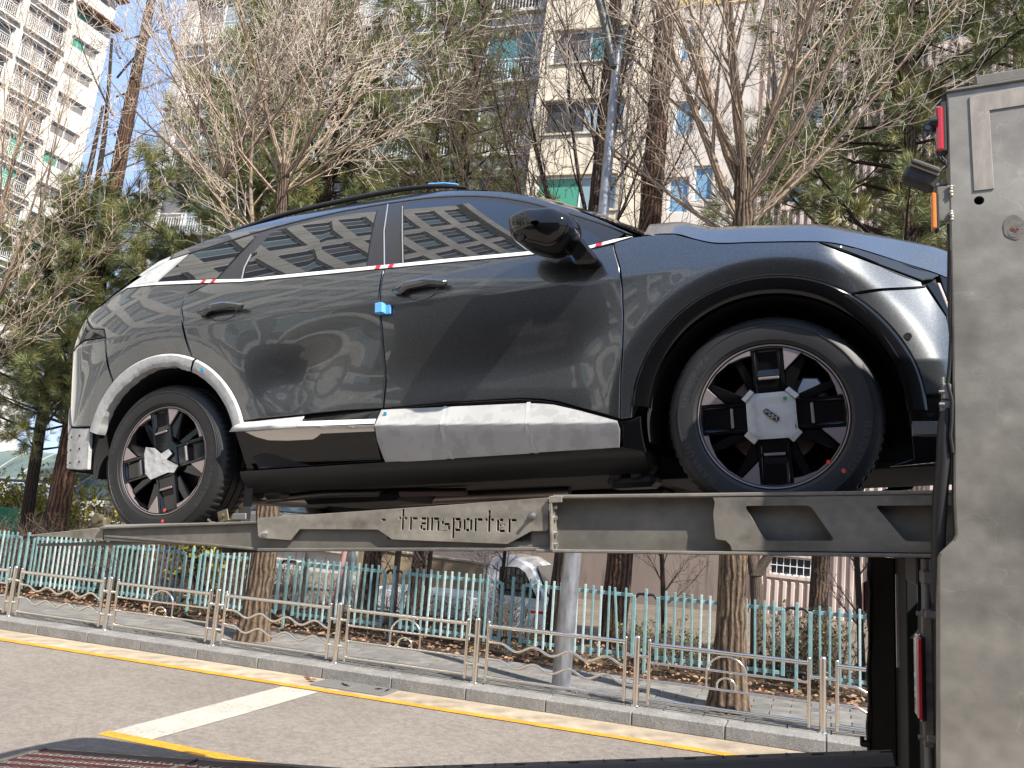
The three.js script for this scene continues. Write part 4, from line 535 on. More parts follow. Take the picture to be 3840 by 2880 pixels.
function makeWheel(front) {
  const w = new THREE.Group(); w.name = 'wheel';
  const ty = child(W_.tyre, 'tyre', M.rubber, w); void ty; child(W_.text, 'tyre_lettering', M.rubberL, w); child(W_.band, 'tyre_ribs', M.rubber, w);
  const rm = new THREE.Group(); child(W_.barrel, 'rim', M.gloss, w); child(W_.lip, 'rim_lip', M.wsilver, w); child(W_.disc, 'brake_disc', M.disc, w); child(W_.back, 'back_plate', M.dark, w); void rm;
  const rot = front ? 0 : 0.19; child(W_.cal, 'brake_caliper', M.alu, w);
  for (let k = 0; k < 4; k++) for (const [g, n, m] of [[W_.spoke, 'spoke', M.gloss], [W_.bar, 'spoke_bar', M.wsilver], [W_.vane, 'vane', M.gloss], [W_.face, 'rim_facet', M.wsilver]]) child(g, n, m, w).rotation.z = k * Math.PI / 2 + rot;
  child(W_.hub, 'hub', M.gloss, w).rotation.z = rot;
  if (front) { child(W_.cap, 'hub_film', M.filmW, w, 'white film over the hub with an emblem cut-out'); child(W_.flap, 'film_flaps', M.filmW, w); const e = child(W_.em, 'emblem', M.black, w); e.rotation.z = -0.72; const s = child(W_.es, 'emblem_strokes', M.clearlens, w); s.rotation.z = -0.72; const st = new B().cyl(0.0062, 0.002, 0.050, 0.055, 0.0148, 'z', 16); child(st.geo(), 'green_sticker', mat({ color: [0.01, 0.22, 0.06], roughness: 0.5 }), w); }
  else child(W_.torn, 'hub_film', M.filmW, w, 'torn white film hanging off the hub');
  const rd = new B(); for (const [x, y, z] of front ? [[0.172, -0.174, 0.004], [0.217, -0.207, 0.0158]] : [[0.031, -0.234, 0.004], [0.034, -0.285, 0.0158]]) { const g = new THREE.CylinderGeometry(0.0068, 0.0068, 0.002, 16); g.rotateX(Math.PI / 2); g.scale(1, 1.15, 1); rd.add(g, x, y, z); } child(rd.geo(), 'red_sticker', mat({ color: [0.75, 0.06, 0.05], roughness: 0.5 }), w);
  return w;
}
for (const [x, front] of [[0, true], [-WB, false]]) { const w = makeWheel(front); car.add(w); w.position.set(x, WY, 0.895); const o = w.clone(); car.add(o); o.position.set(x, WY, -0.895); o.rotation.y = Math.PI; }
// foam block taped on the door edge
{ const f = thing('foam_block', 'small light blue foam block stuck on the edge of the front door of the car', 'foam block'); f.position.copy(CARP); f.quaternion.copy(CARQ); const b = new B(); b.box(0.036, 0.044, 0.040, -1.552, 0.945, 0.932 + 0.022, 0.002); b.build('block', M.foam, f); const c = new B(); c.box(0.026, 0.042, 0.010, -1.524, 0.941, 0.940, 0.002); c.build('door_clip', mat({ color: [0.09, 0.33, 0.66], roughness: 0.85 }), f); }
// ------------------------------------------------------------------ the car carrier
const carrier = thing('car_carrier', 'grey steel car carrier with raised deck, tall worn side panel and rear lamps', 'car carrier');
const dk = (name, b, m, label) => { const o = b.build(name, m, carrier, label); o.position.copy(CARP); o.quaternion.copy(CARQ); return o; };
const on = (o, name, b, m) => child(b.geo(), name, m, o);
{
  // rear deck beam and its tail
  let b = new B(); b.plate([[-2.968, 0.058], [-0.80, 0.060], [-0.80, -0.072], [-2.074, -0.052], [-2.30, -0.040], [-2.962, 0.002]], 0.016, 1.012, 0.002); b.box(2.19, 0.012, 0.13, -1.885, 0.058, 0.962, 0.003, 0, 0, -0.001).box(1.30, 0.014, 0.12, -1.44, -0.066, 0.965, 0.003, 0, 0, -0.016).box(0.95, 0.012, 0.12, -2.49, -0.018, 0.955, 0.003, 0, 0, -0.088);
  const beam = dk('deck_beam', b, M.deckD, 'streaked grey rear beam of the deck'); const edge = new B(); edge.box(1.0, 0.010, 0.018, -2.46, 0.062, 1.008, 0.002, 0, 0, -0.0126); on(beam, 'beam_lip', edge, M.alu);
  b = new B(); b.plate([[-3.432, 0.036], [-2.972, 0.060], [-2.970, 0.000], [-3.2, 0.022]], 0.012, 1.010, 0.001).box(0.465, 0.008, 0.42, -3.2, 0.047, 0.80, 0.002, 0, 0, 0.052); dk('tail_ramp', b, M.plate);
  // laser-cut name plate
  const S = 0.0088, H = 0.049, Wd = 0.036, pitch = 0.0458, X0 = -1.412, Y0 = 0.0095, TH = -0.048;
  const R = (x0, y0, x1, y1) => [[x0, y0], [x1, y0], [x1, y1], [x0, y1]];
  const L = { t: [R(0.010, 0, 0.010 + S, H * 1.62), R(0.0215, H - S, Wd - 0.003, H), R(-0.002, H - S, 0.0075, H)], r: [R(0, 0, S, H), R(S + 0.003, H - S, Wd - 0.004, H)], a: [R(0.004, H - S, Wd - S - 0.003, H), R(Wd - S, 0, Wd, H), R(0.004, H * 0.45, Wd - S - 0.003, H * 0.45 + S * 0.85), R(0, 0.004, S, H * 0.45 - 0.002), R(S + 0.002, 0, Wd - S - 0.003, S * 0.85)], n: [R(0, 0, S, H), R(S + 0.003, H - S, Wd - 0.002, H), R(Wd - S, 0, Wd, H - S - 0.003)], s: [R(S * 0.6, H - S, Wd, H), R(0, H * 0.5, S, H - 0.003), R(S + 0.002, H * 0.5 - S * 0.4, Wd - 0.002, H * 0.5 + S * 0.5), R(Wd - S, 0.004, Wd, H * 0.5 - S * 0.4 - 0.002), R(0, 0, Wd - S - 0.002, S)], p: [R(0, -H * 0.55, S, H), R(S + 0.003, H - S, Wd - 0.003, H), R(Wd - S, S + 0.002, Wd, H - S - 0.002), R(S + 0.003, 0, Wd - 0.003, S)], o: [R(0, 0.005, S, H - 0.005), R(Wd - S, 0.005, Wd, H - 0.005), R(S + 0.0025, H - S, Wd - S - 0.0025, H), R(S + 0.0025, 0, Wd - S - 0.0025, S)], e: [R(0, 0.004, S, H - 0.004), R(S + 0.0025, H - S, Wd - S - 0.0025, H), R(Wd - S, H * 0.45 + 0.003, Wd, H - 0.004), R(S + 0.0025, H * 0.42, Wd - 0.002, H * 0.42 + S * 0.85), R(S + 0.0025, 0, Wd - 0.004, S)] };
  const holes = []; [...'transporter'].forEach((ch, i) => { for (const h of L[ch]) holes.push(round(h.map(([x, y]) => { const u = x + i * pitch; return [X0 + u * Math.cos(TH) - y * Math.sin(TH), Y0 + u * Math.sin(TH) + y * Math.cos(TH)]; }), 0.0015, 2)); });
  holes.push(round([[-1.490, 0.046], [-1.472, 0.0455], [-1.472, 0.0535], [-1.490, 0.054]], 0.004, 3));
  const po = round([[-2.092, 0.076], [-1.728, 0.084], [-1.265, 0.095], [-0.792, 0.109], [-0.797, -0.012], [-0.863, -0.011], [-0.957, -0.055], [-1.441, -0.028], [-1.507, 0.012], [-1.875, 0.024], [-1.918, -0.020], [-2.081, -0.006]], [0.012, 0, 0, 0.004, 0.014, 0, 0.004, 0.004, 0.004, 0.006, 0.004, 0.014], 4);
  b = new B(); b.plate(po, 0.007, 1.031, 0.0012, holes); const top = [[-2.09, 0.0765], [-1.728, 0.0845], [-1.265, 0.0955], [-0.792, 0.1095]]; b.add(gridGeo(3, 4, (u, v) => { const p = along(top, u); return [p[0], p[1] - 0.000 + 0.004 * Math.sin(v * 1.57), 1.030 - 0.11 * v]; }));
  const plate = dk('name_plate', b, M.plate, 'grey steel plate with the word transporter cut through it');
  const lbk = new B(); lbk.box(0.60, 0.115, 0.003, -1.17, 0.022, 1.0165, 0.0005, 0, 0, -0.04); on(plate, 'letter_backing', lbk, M.dark); const bo = new B(); for (const [x, y] of [[-0.856, 0.046], [-2.045, 0.012]]) bo.cyl(0.0105, 0.010, x, y, 1.036, 'z', 6).cyl(0.014, 0.003, x, y, 1.0335, 'z', 20).cyl(0.0065, 0.022, x, y, 1.045, 'z', 14); on(plate, 'bolts', bo, M.alu);
  const tie = new B(); tie.tube([[-1.985, 0.084, 1.025], [-1.955, 0.092, 1.028], [-1.92, 0.086, 1.026], [-1.89, 0.084, 1.02]], 0.003, 6); on(plate, 'wire_tie', tie, M.iron);
  // joint plate and front beam
  b = new B(); b.box(0.010, 0.195, 0.11, -0.782, 0.016, 0.99, 0.002, 0, 0, -0.02); const jp = dk('joint_plate', b, M.plate); const jb = new B(); for (const y of [0.075, 0.035, -0.02, -0.06]) jb.cyl(0.009, 0.012, -0.771, y, 1.02, 'x', 6); on(jp, 'bolts', jb, M.alu); const an = new B(); an.box(0.05, 0.006, 0.05, -0.762, 0.109, 1.018, 0.001).box(0.05, 0.022, 0.005, -0.762, 0.100, 1.043, 0.001); on(jp, 'angle_clip', an, M.plate);
  const sl = -0.0298;
  b = new B(); b.plate([[-0.778, 0.108], [0.95, 0.058], [0.95, -0.130], [-0.778, -0.080]], 0.014, 0.985, 0.001); const web = dk('front_beam', b, M.deckD);
  const fg = new B(); fg.box(1.73, 0.013, 0.09, 0.086, 0.0825 + 0.003, 0.985, 0.003, 0, 0, sl).box(1.80, 0.012, 0.10, 0.052, -0.1075, 0.985, 0.003, 0, 0, sl); on(web, 'flange', fg, M.deck);
  b = new B(); const cp = [[-0.205, 0.0855], [0.95, 0.052], [0.95, -0.125], [-0.155, -0.0925], [-0.158, -0.076], [-0.172, -0.060], [-0.198, -0.056], [-0.206, -0.050], [-0.208, 0.03], [-0.200, 0.068]]; const h2 = [round([[-0.105, 0.055], [0.105, 0.049], [0.172, -0.069], [-0.045, -0.064]], [0.016, 0.02, 0.02, 0.012], 4), round([[0.295, 0.041], [0.70, 0.028], [0.76, -0.088], [0.372, -0.075]], [0.016, 0.02, 0.02, 0.012], 4)];
  b.plate(cp, 0.010, 1.028, 0.0015, h2); dk('cut_out_plate', b, M.deck, 'grey plate with slanted cut-outs');
  b = new B(); for (const s of [-1, 1]) b.box(4.35, 0.012, 0.40, -1.25, -0.008, s * 0.78, 0.002); dk('wheel_tracks', b, M.deckD);
  b = new B(); b.plate([[-2.968, 0.058], [0.95, 0.055], [0.95, -0.125], [-0.80, -0.078], [-2.074, -0.052], [-2.962, 0.002]], 0.016, -0.995, 0.002); dk('far_deck_beam', b, M.deckD);
  b = new B(); for (const x of [-2.3, -1.45, -0.72, 0.1, 0.8]) b.span(x - 0.03, x + 0.03, -0.065, -0.016, -0.98, 0.96, 0.004); dk('cross_members', b, M.black);
  // hooks by the rear wheel
  b = new B(); b.box(0.055, 0.05, 0.006, -2.295, 0.092, 1.0, 0.002, 0, 0, 0.25).cyl(0.010, 0.016, -2.295, 0.094, 1.008, 'z', 8).tube([[-2.33, 0.062, 1.0], [-2.36, 0.066, 1.0], [-2.385, 0.08, 0.99]], 0.006, 6).box(0.06, 0.05, 0.04, -3.02, 0.085, 0.97, 0.01).cyl(0.022, 0.03, -3.03, 0.105, 0.99, 'z', 12).tube([[-3.0, 0.07, 0.98], [-2.97, 0.055, 1.0], [-2.95, 0.05, 1.0]], 0.012, 6); dk('wheel_hooks', b, mat({ color: [0.16, 0.14, 0.09], metalness: 0.6, roughness: 0.5 }));
}
{ // strap holding the rear wheel
  const s = thing('wheel_strap', 'flat dark strap holding the rear wheel of the car down to the deck', 'strap'); s.position.copy(CARP); s.quaternion.copy(CARQ);
  const b = new B(); b.box(0.045, 0.28, 0.005, -2.295, 0.215, 0.84, 0.001, 0.0, 0, -0.06).box(0.085, 0.006, 0.05, -2.285, 0.075, 0.92, 0.001); b.build('webbing', mat({ color: [0.035, 0.034, 0.033], roughness: 0.85 }), s); const k = new B(); k.box(0.075, 0.028, 0.010, -2.287, 0.092, 0.905, 0.003); k.build('buckle', M.iron, s);
}
{ // tall side panel and what is fixed to its rear edge
  const cb = (name, b, m, label) => b.build(name, m, carrier, label);
  let b = new B(); const hole = Array.from({ length: 28 }, (_, i) => [0.428 + 0.0185 * Math.cos(-i / 28 * 6.2832), 3.148 + 0.0185 * Math.sin(-i / 28 * 6.2832)]);
  b.plate([[0.350, 3.506], [0.55, 3.524], [1.9, 3.60], [1.9, 0.3], [0.285, 0.3], [0.290, 1.55], [0.300, 2.105], [0.305, 2.118], [0.338, 2.155], [0.346, 2.172], [0.343, 2.25], [0.350, 2.77]], 0.055, -2.60, 0.005, [hole]);
  const panel = cb('side_panel', b, M.panel, 'tall worn grey steel panel with stains and scratches');
  b = new B(); b.plate([[0.410, 3.478], [0.55, 3.4915], [1.2, 3.53], [1.2, 3.474], [0.462, 3.428], [0.467, 3.180], [0.415, 3.177]], 0.004, -2.5965, 0.001); on(panel, 'reflective_strip', b, M.refl);
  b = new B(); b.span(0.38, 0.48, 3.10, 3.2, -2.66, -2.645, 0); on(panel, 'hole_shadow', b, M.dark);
  b = new B(); b.box(1.6, 0.034, 0.05, 1.228, 3.578, -2.63, 0.004, 0, 0, 0.056); on(panel, 'top_cap', b, M.deckD);
  b = new B(); b.box(1.6, 0.010, 0.075, 1.145, 3.549, -2.63, 0.003, 0, 0, 0.056); on(panel, 'top_lip', b, M.deckD);
  b = new B(); b.plate([[0.349, 3.505], [0.349, 3.44], [0.328, 3.45], [0.340, 3.502]], 0.05, -2.603, 0.002); on(panel, 'corner_gusset', b, M.black);
  b = new B(); const rs = rng(9); for (const y of [3.197, 3.190, 3.180, 3.170, 3.118, 3.110, 3.102, 3.094]) b.add(new THREE.IcosahedronGeometry(0.0045 + rs() * 0.002, 1), 0.3535 + (rs() - 0.5) * 0.006, y, -2.598); b.box(0.018, 0.004, 0.004, 0.355, 3.198, -2.598, 0.001); on(panel, 'weld_beads', b, mat({ color: [0.5, 0.46, 0.40], roughness: 0.5, metalness: 0.4 }));
  const st = new B(); for (const [x, y, r, k] of [[0.516, 3.055, 0.028, 1.4], [0.514, 3.045, 0.016, 1.1]]) { const s = Array.from({ length: 26 }, (_, i) => { const a = i / 26 * 6.2832, q = r * (0.75 + 0.5 * fbm(i / 26, 0.2, 7, 1, 2, 300 + r * 1000)); return [x + q * Math.cos(a), y + q * k * Math.sin(a)]; }); st.plate(s, 0.0008, -2.5985 + (r < 0.02 ? 0.0006 : 0), 0); } on(panel, 'grease_stain', st, mat({ color: [0.27, 0.25, 0.225], map: withRep(T.steel, 6, 6), roughness: 0.42 }));
  const rust = new B(); for (let i = 0; i < 9; i++) rust.add(new THREE.CircleGeometry(0.001 + rs() * 0.0035, 7), 0.515 + (rs() - 0.5) * 0.016, 3.05 + (rs() - 0.5) * 0.02, -2.5965); on(panel, 'rust_spots', rust, mat({ color: [0.22, 0.06, 0.03], roughness: 0.8 }));
  // bracket, lamps
  b = new B(); b.span(0.318, 0.352, 3.092, 3.202, -2.608, -2.602, 0.002); cb('lamp_bracket', b, M.deck);
  b = new B(); b.box(0.022, 0.152, 0.04, 0.338, 3.387, -2.62, 0.005); const rl = cb('upper_rear_lamp', b, M.black, 'upper red rear lamp'); b = new B(); b.box(0.020, 0.146, 0.036, 0.329, 3.387, -2.612, 0.006); on(rl, 'lens', b, M.redlens);
  b = new B(); b.box(0.034, 0.034, 0.034, 0.308, 3.405, -2.63, 0.008).cyl(0.014, 0.03, 0.296, 3.393, -2.615, 'z', 16).cyl(0.017, 0.02, 0.312, 3.412, -2.605, 'x', 16).box(0.02, 0.012, 0.02, 0.325, 3.425, -2.63, 0.003); const rc = cb('reversing_camera', b, M.satin); b = new B(); b.cyl(0.008, 0.004, 0.296, 3.393, -2.599, 'z', 16); on(rc, 'camera_lens', b, M.glass);
  b = new B(); b.tube([[0.327, 3.37, -2.62], [0.321, 3.34, -2.615], [0.323, 3.31, -2.61], [0.333, 3.285, -2.61], [0.345, 3.275, -2.615]], 0.004, 6).tube([[0.345, 3.27, -2.61], [0.330, 3.255, -2.60], [0.322, 3.235, -2.60]], 0.004, 6).tube([[0.334, 3.30, -2.61], [0.343, 3.28, -2.60], [0.344, 3.262, -2.61]], 0.003, 6); cb('lamp_cables', b, M.black);
  const wl = new B(); wl.box(0.098, 0.050, 0.055, 0.275, 3.237, -2.62, 0.010, 0, 0, -0.50); const wo = cb('work_lamp', wl, mat({ color: [0.050, 0.048, 0.044], map: withRep(T.steel, 8, 8), roughness: 0.6 }), 'tilted dusty black work lamp'); b = new B(); b.box(0.088, 0.018, 0.05, 0.2865, 3.2622, -2.60, 0.006, 0, 0, -0.50); on(wo, 'lamp_visor', b, mat({ color: [0.10, 0.098, 0.09], roughness: 0.7, map: withRep(T.steel, 9, 9) })); b = new B(); b.box(0.092, 0.004, 0.012, 0.282, 3.2555, -2.590, 0.001, 0, 0, -0.50); on(wo, 'visor_edge', b, mat({ color: [0.42, 0.40, 0.36], roughness: 0.6 })); b = new B(); b.box(0.036, 0.012, 0.012, 0.330, 3.215, -2.62, 0.003, 0, 0, 0.1).tube([[0.318, 3.20, -2.61], [0.330, 3.190, -2.605]], 0.003, 6); on(wo, 'lamp_arm', b, M.iron);
  b = new B(); b.box(0.012, 0.116, 0.034, 0.3165, 3.122, -2.612, 0.003); const am = cb('side_marker', b, M.black, 'amber side marker lamp'); b = new B(); b.box(0.014, 0.114, 0.028, 0.3085, 3.124, -2.606, 0.004); on(am, 'lens', b, M.amber);
  // hoses and cables down the edge
  b = new B(); b.tube([[0.350, 3.085, -2.615], [0.350, 2.95, -2.61], [0.346, 2.85, -2.61], [0.348, 2.74, -2.61], [0.343, 2.66, -2.61], [0.334, 2.585, -2.61]], 0.0065, 8).tube([[0.356, 3.085, -2.625], [0.356, 2.9, -2.625], [0.354, 2.7, -2.62], [0.345, 2.6, -2.62]], 0.006, 8); for (let i = 0; i < 26; i++) b.cyl(0.0078, 0.003, 0.350 - 0.0002 * i, 3.00 - i * 0.006, -2.61, 'y', 8); cb('cable_loom', b, M.black);
  b = new B(); b.span(0.320, 0.343, 2.555, 2.600, -2.635, -2.60, 0.003).span(0.316, 0.338, 2.520, 2.552, -2.64, -2.605, 0.003).cyl(0.006, 0.02, 0.322, 2.61, -2.61, 'y', 8).cyl(0.005, 0.014, 0.318, 2.575, -2.60, 'x', 6).cyl(0.006, 0.014, 0.318, 2.538, -2.60, 'x', 6); cb('valve_block', b, M.iron);
  b = new B(); b.tube([[0.334, 2.60, -2.60], [0.344, 2.55, -2.598], [0.342, 2.49, -2.60], [0.338, 2.45, -2.60], [0.343, 2.40, -2.60]], 0.005, 8).tube([[0.333, 2.53, -2.62], [0.325, 2.47, -2.62], [0.321, 2.38, -2.62], [0.312, 2.28, -2.63], [0.306, 2.17, -2.64], [0.305, 2.05, -2.65], [0.305, 1.98, -2.68]], [0.016, 0.019, 0.020, 0.021, 0.020, 0.019, 0.017], 12); cb('hydraulic_hose', b, M.black);
  // lower rear lamp on its post
  b = new B(); b.cyl(0.014, 0.95, 0.302, 1.62, -2.93, 'y', 12).span(0.290, 0.33, 2.02, 2.06, -3.0, -2.9, 0.004); cb('lamp_post', b, M.iron);
  b = new B(); b.box(0.030, 0.40, 0.030, 0.297, 1.745, -2.88, 0.004); const lb = cb('lower_lamp_mount', b, mat({ color: [0.26, 0.235, 0.20], map: withRep(T.steel, 3, 3), roughness: 0.55 })); b = new B(); for (const y of [1.93, 1.57]) b.box(0.05, 0.022, 0.02, 0.315, y, -2.87, 0.003).cyl(0.008, 0.02, 0.278, y, -2.875, 'x', 6); on(lb, 'clamps', b, M.iron);
  b = new B(); b.box(0.014, 0.245, 0.05, 0.283, 1.742, -2.885, 0.003); const ll = cb('lower_rear_lamp', b, M.black, 'long vertical red and clear rear lamp'); b = new B(); b.plate(round([[0.262, 1.635], [0.278, 1.612], [0.278, 1.872], [0.268, 1.868], [0.262, 1.855]], 0.004, 2), 0.045, -2.862, 0.003); on(ll, 'clear_lens', b, M.clearlens); b = new B(); b.box(0.013, 0.236, 0.046, 0.2725, 1.744, -2.858, 0.003); on(ll, 'red_lens', b, M.redlens);
  // dark rear column and chassis below the deck
  b = new B(); b.span(0.215, 0.335, 0.2, 2.07, -4.72, -4.60, 0.006); cb('rear_column', b, M.column); b = new B(); b.span(0.34, 1.9, 0.2, 2.12, -4.75, -4.66, 0.004).span(0.335, 0.38, 0.2, 2.08, -4.64, -4.0, 0.004).span(0.42, 1.8, 0.5, 2.02, -3.9, -2.72, 0.01); cb('chassis', b, M.dark); b = new B(); b.span(0.30, 0.42, 2.00, 2.10, -3.6, -3.2, 0.006); cb('deck_latch', b, M.black);
  b = new B(); b.span(0.322, 0.336, 1.57, 2.00, -4.40, -4.385, 0.001).span(0.340, 0.345, 1.60, 1.99, -4.40, -4.385, 0.001); cb('aluminium_rule', b, M.alu);
  b = new B(); b.box(0.014, 0.16, 0.05, 0.204, 1.862, -4.68, 0.003).span(0.208, 0.225, 1.72, 1.96, -4.70, -4.66, 0.002); const fl = cb('far_rear_lamp', b, M.iron, 'small red rear lamp on the far corner'); b = new B(); b.box(0.012, 0.145, 0.045, 0.1935, 1.865, -4.67, 0.004); on(fl, 'lens', b, M.redlens);
  b = new B(); b.tube([[0.222, 2.06, -4.62], [0.214, 1.98, -4.60], [0.225, 1.88, -4.60], [0.212, 1.78, -4.59], [0.221, 1.66, -4.6], [0.208, 1.5, -4.6], [0.216, 1.36, -4.6], [0.205, 1.25, -4.6], [0.212, 1.12, -4.6]], 0.010, 6).tube([[0.226, 2.05, -4.60], [0.221, 1.9, -4.60], [0.216, 1.75, -4.58], [0.214, 1.55, -4.6], [0.221, 1.3, -4.6], [0.210, 1.12, -4.6]], 0.007, 6).box(0.05, 0.03, 0.04, 0.195, 1.17, -4.6, 0.006).box(0.02, 0.02, 0.03, 0.18, 1.19, -4.6, 0.004); cb('column_cables', b, M.black);
}
{ // lower deck: two perforated red ramps
  const ramp = (x0, y0, x1, y1, z0, z1, name, label) => {
    const L = Math.hypot(x1 - x0, y1 - y0), s = new THREE.Shape([[0, 0], [L, 0], [L, z1 - z0], [0, z1 - z0]].map((p) => new THREE.Vector2(...p))), rims = new B(); const N = Math.floor((L - 0.08) / 0.072), K = Math.floor((z1 - z0 - 0.06) / 0.085);
    for (let j = 0; j < K; j++) for (let i = 0; i < N; i++) { const cx = 0.06 + (i + (j % 2) * 0.5) * 0.072, cy = 0.06 + j * 0.085; if (cx > L - 0.05) continue; const el = (k, n) => Array.from({ length: n }, (_, q) => { const a = -q / n * 6.2832; return [cx + Math.cos(a) * (0.022 + k) + 0.010 * Math.sin(a), cy + Math.sin(a) * (0.016 + k)]; }); s.holes.push(new THREE.Path(el(0, 12).map((p) => new THREE.Vector2(...p)))); const t = el(0.003, 12).map(([a, c]) => V(a, c, 0.008)); t.push(t[0].clone()); rims.tube(t, 0.0035, 4, false); }
    const g = new THREE.ExtrudeGeometry(s, { depth: 0.006, bevelEnabled: false }); const b = new B().add(g); const D = z1 - z0; void D; const o = b.build(name, M.maroon, carrier, label); const q = on(o, 'hole_rims', rims, M.silverP); q.userData.kind = 'stuff';
    const X = V(x1 - x0, y1 - y0, 0).normalize(), Z = V(0, 0, -1); o.quaternion.setFromRotationMatrix(new THREE.Matrix4().makeBasis(X, Z, X.clone().cross(Z))); o.position.set(x0, y0, z1); return o;
  };
  const r1 = ramp(-3.80, 0.800, -1.80, 1.000, -3.42, -2.55, 'left_ramp'); { const e = new B(); e.box(2.0, 0.035, 0.012, 1.0, 0.855, 0.004, 0.003).box(0.04, 0.84, 0.012, 0.02, 0.43, 0.004, 0.003).box(0.02, 0.84, 0.012, 1.0, 0.43, 0.006, 0.003); on(r1, 'worn_edge', e, M.silverP); } const r2 = ramp(-1.98, 0.942, 0.25, 1.362, -3.36, -2.7, 'right_ramp');
  const L = 2.16, b = new B(); b.box(L, 0.075, 0.010, L / 2 + 0.10, 0.700, 0.040, 0.002).box(L, 0.010, 0.040, L / 2 + 0.1, 0.735, 0.020, 0.002).box(L, 0.010, 0.040, L / 2 + 0.1, 0.665, 0.020, 0.002); for (let i = 0; i < 9; i++) b.cyl(0.006, 0.010, 0.25 + i * 0.235, 0.70, 0.048, 'z', 6); const er = on(r2, 'edge_rail', b, M.iron); const sl = new B(); void er; for (let i = 0; i < 9; i++) sl.box(0.045, 0.012, 0.003, 0.36 + i * 0.235, 0.70, 0.0455, 0.001); on(r2, 'rail_slots', sl, M.dark).userData.kind = 'stuff';
}
// ------------------------------------------------------------------ buildings
const glassM = { teal: mat({ color: [0.07, 0.20, 0.21], roughness: 0.06 }), grey: mat({ color: [0.17, 0.16, 0.15], roughness: 0.08 }), blue: mat({ color: [0.17, 0.30, 0.42], roughness: 0.06 }), green: mat({ color: [0.06, 0.27, 0.18], roughness: 0.10 }), dark: mat({ color: [0.05, 0.05, 0.05], roughness: 0.07 }), pale: mat({ color: [0.22, 0.30, 0.33], roughness: 0.08 }) };
const wallM = (c) => mat({ color: c, map: withRep(T.plaster, 0.16, 0.16), roughness: 0.9 });
const BM = { a: wallM([0.60, 0.575, 0.54]), cream: wallM([0.74, 0.655, 0.52]), c: wallM([0.66, 0.60, 0.55]), rib: wallM([0.60, 0.49, 0.445]), brown: wallM([0.21, 0.165, 0.145]), white: wallM([0.72, 0.70, 0.66]), yellow: wallM([0.70, 0.52, 0.22]), frame: mat({ color: [0.66, 0.67, 0.68], roughness: 0.4 }), frameD: mat({ color: [0.30, 0.26, 0.23], roughness: 0.5 }), rail: mat({ color: [0.72, 0.69, 0.64], roughness: 0.5 }), slab: wallM([0.62, 0.57, 0.52]), eave: mat({ color: [0.20, 0.12, 0.09], roughness: 0.8 }) };
function buildFrame(o, pos, yaw) { const x = V(Math.cos(yaw), 0, Math.sin(yaw)); x.addScaledVector(UP, -x.dot(UP)).normalize(); o.quaternion.setFromRotationMatrix(new THREE.Matrix4().makeBasis(x, UP, x.clone().cross(UP))); o.position.copy(pos); }
function wallWith(b, x0, x1, y0, y1, z, depth, open) { b.plate([[x0, y0], [x1, y0], [x1, y1], [x0, y1]], depth, z, 0, open.map(([a, c, d, e]) => [[a, c], [a, e], [d, e], [d, c]])); }
function windowIn(parent, x0, x1, y0, y1, z, panes, fm, fw = 0.07) {   // [x split fractions], glass kinds
  const b = new B(); b.span(x0, x1, y1 - fw, y1, z - 0.08, z, 0.008).span(x0, x1, y0, y0 + fw, z - 0.08, z, 0.008).span(x0, x0 + fw, y0 + fw, y1 - fw, z - 0.078, z - 0.002, 0.008).span(x1 - fw, x1, y0 + fw, y1 - fw, z - 0.078, z - 0.002, 0.008);
  let f = 0; const cells = []; panes.forEach(([w, k], i) => { const a = lerp(x0, x1, f), c = lerp(x0, x1, f + w); if (i) b.span(a - fw * 0.4, a + fw * 0.4, y0 + fw, y1 - fw, z - 0.076, z - 0.004, 0.006); cells.push([a, c, k]); f += w; });
  const o = b.build('window', fm, parent); for (const [a, c, k] of cells) { const p = new B(); p.span(a + 0.01, c - 0.01, y0 + 0.02, y1 - 0.02, z - 0.055, z - 0.045, 0); p.build('pane', glassM[k], o); } return o;
}
function railing(parent, x0, x1, y0, h, z, step = 0.15, m = BM.rail) { const b = new B(); b.span(x0, x1, y0 + h - 0.05, y0 + h, z - 0.03, z + 0.03, 0.006).span(x0, x1, y0 + h - 0.22, y0 + h - 0.19, z - 0.015, z + 0.015, 0).span(x0, x1, y0 + 0.05, y0 + 0.085, z - 0.02, z + 0.02, 0); for (let x = x0 + step / 2; x < x1; x += step) b.span(x - 0.014, x + 0.014, y0 + 0.085, y0 + h - 0.22, z - 0.012, z + 0.012, 0); for (const x of [x0, (x0 + x1) / 2, x1]) b.span(x - 0.025, x + 0.025, y0, y0 + h, z - 0.026, z + 0.026, 0); return b.build('balcony_railing', m, parent); }
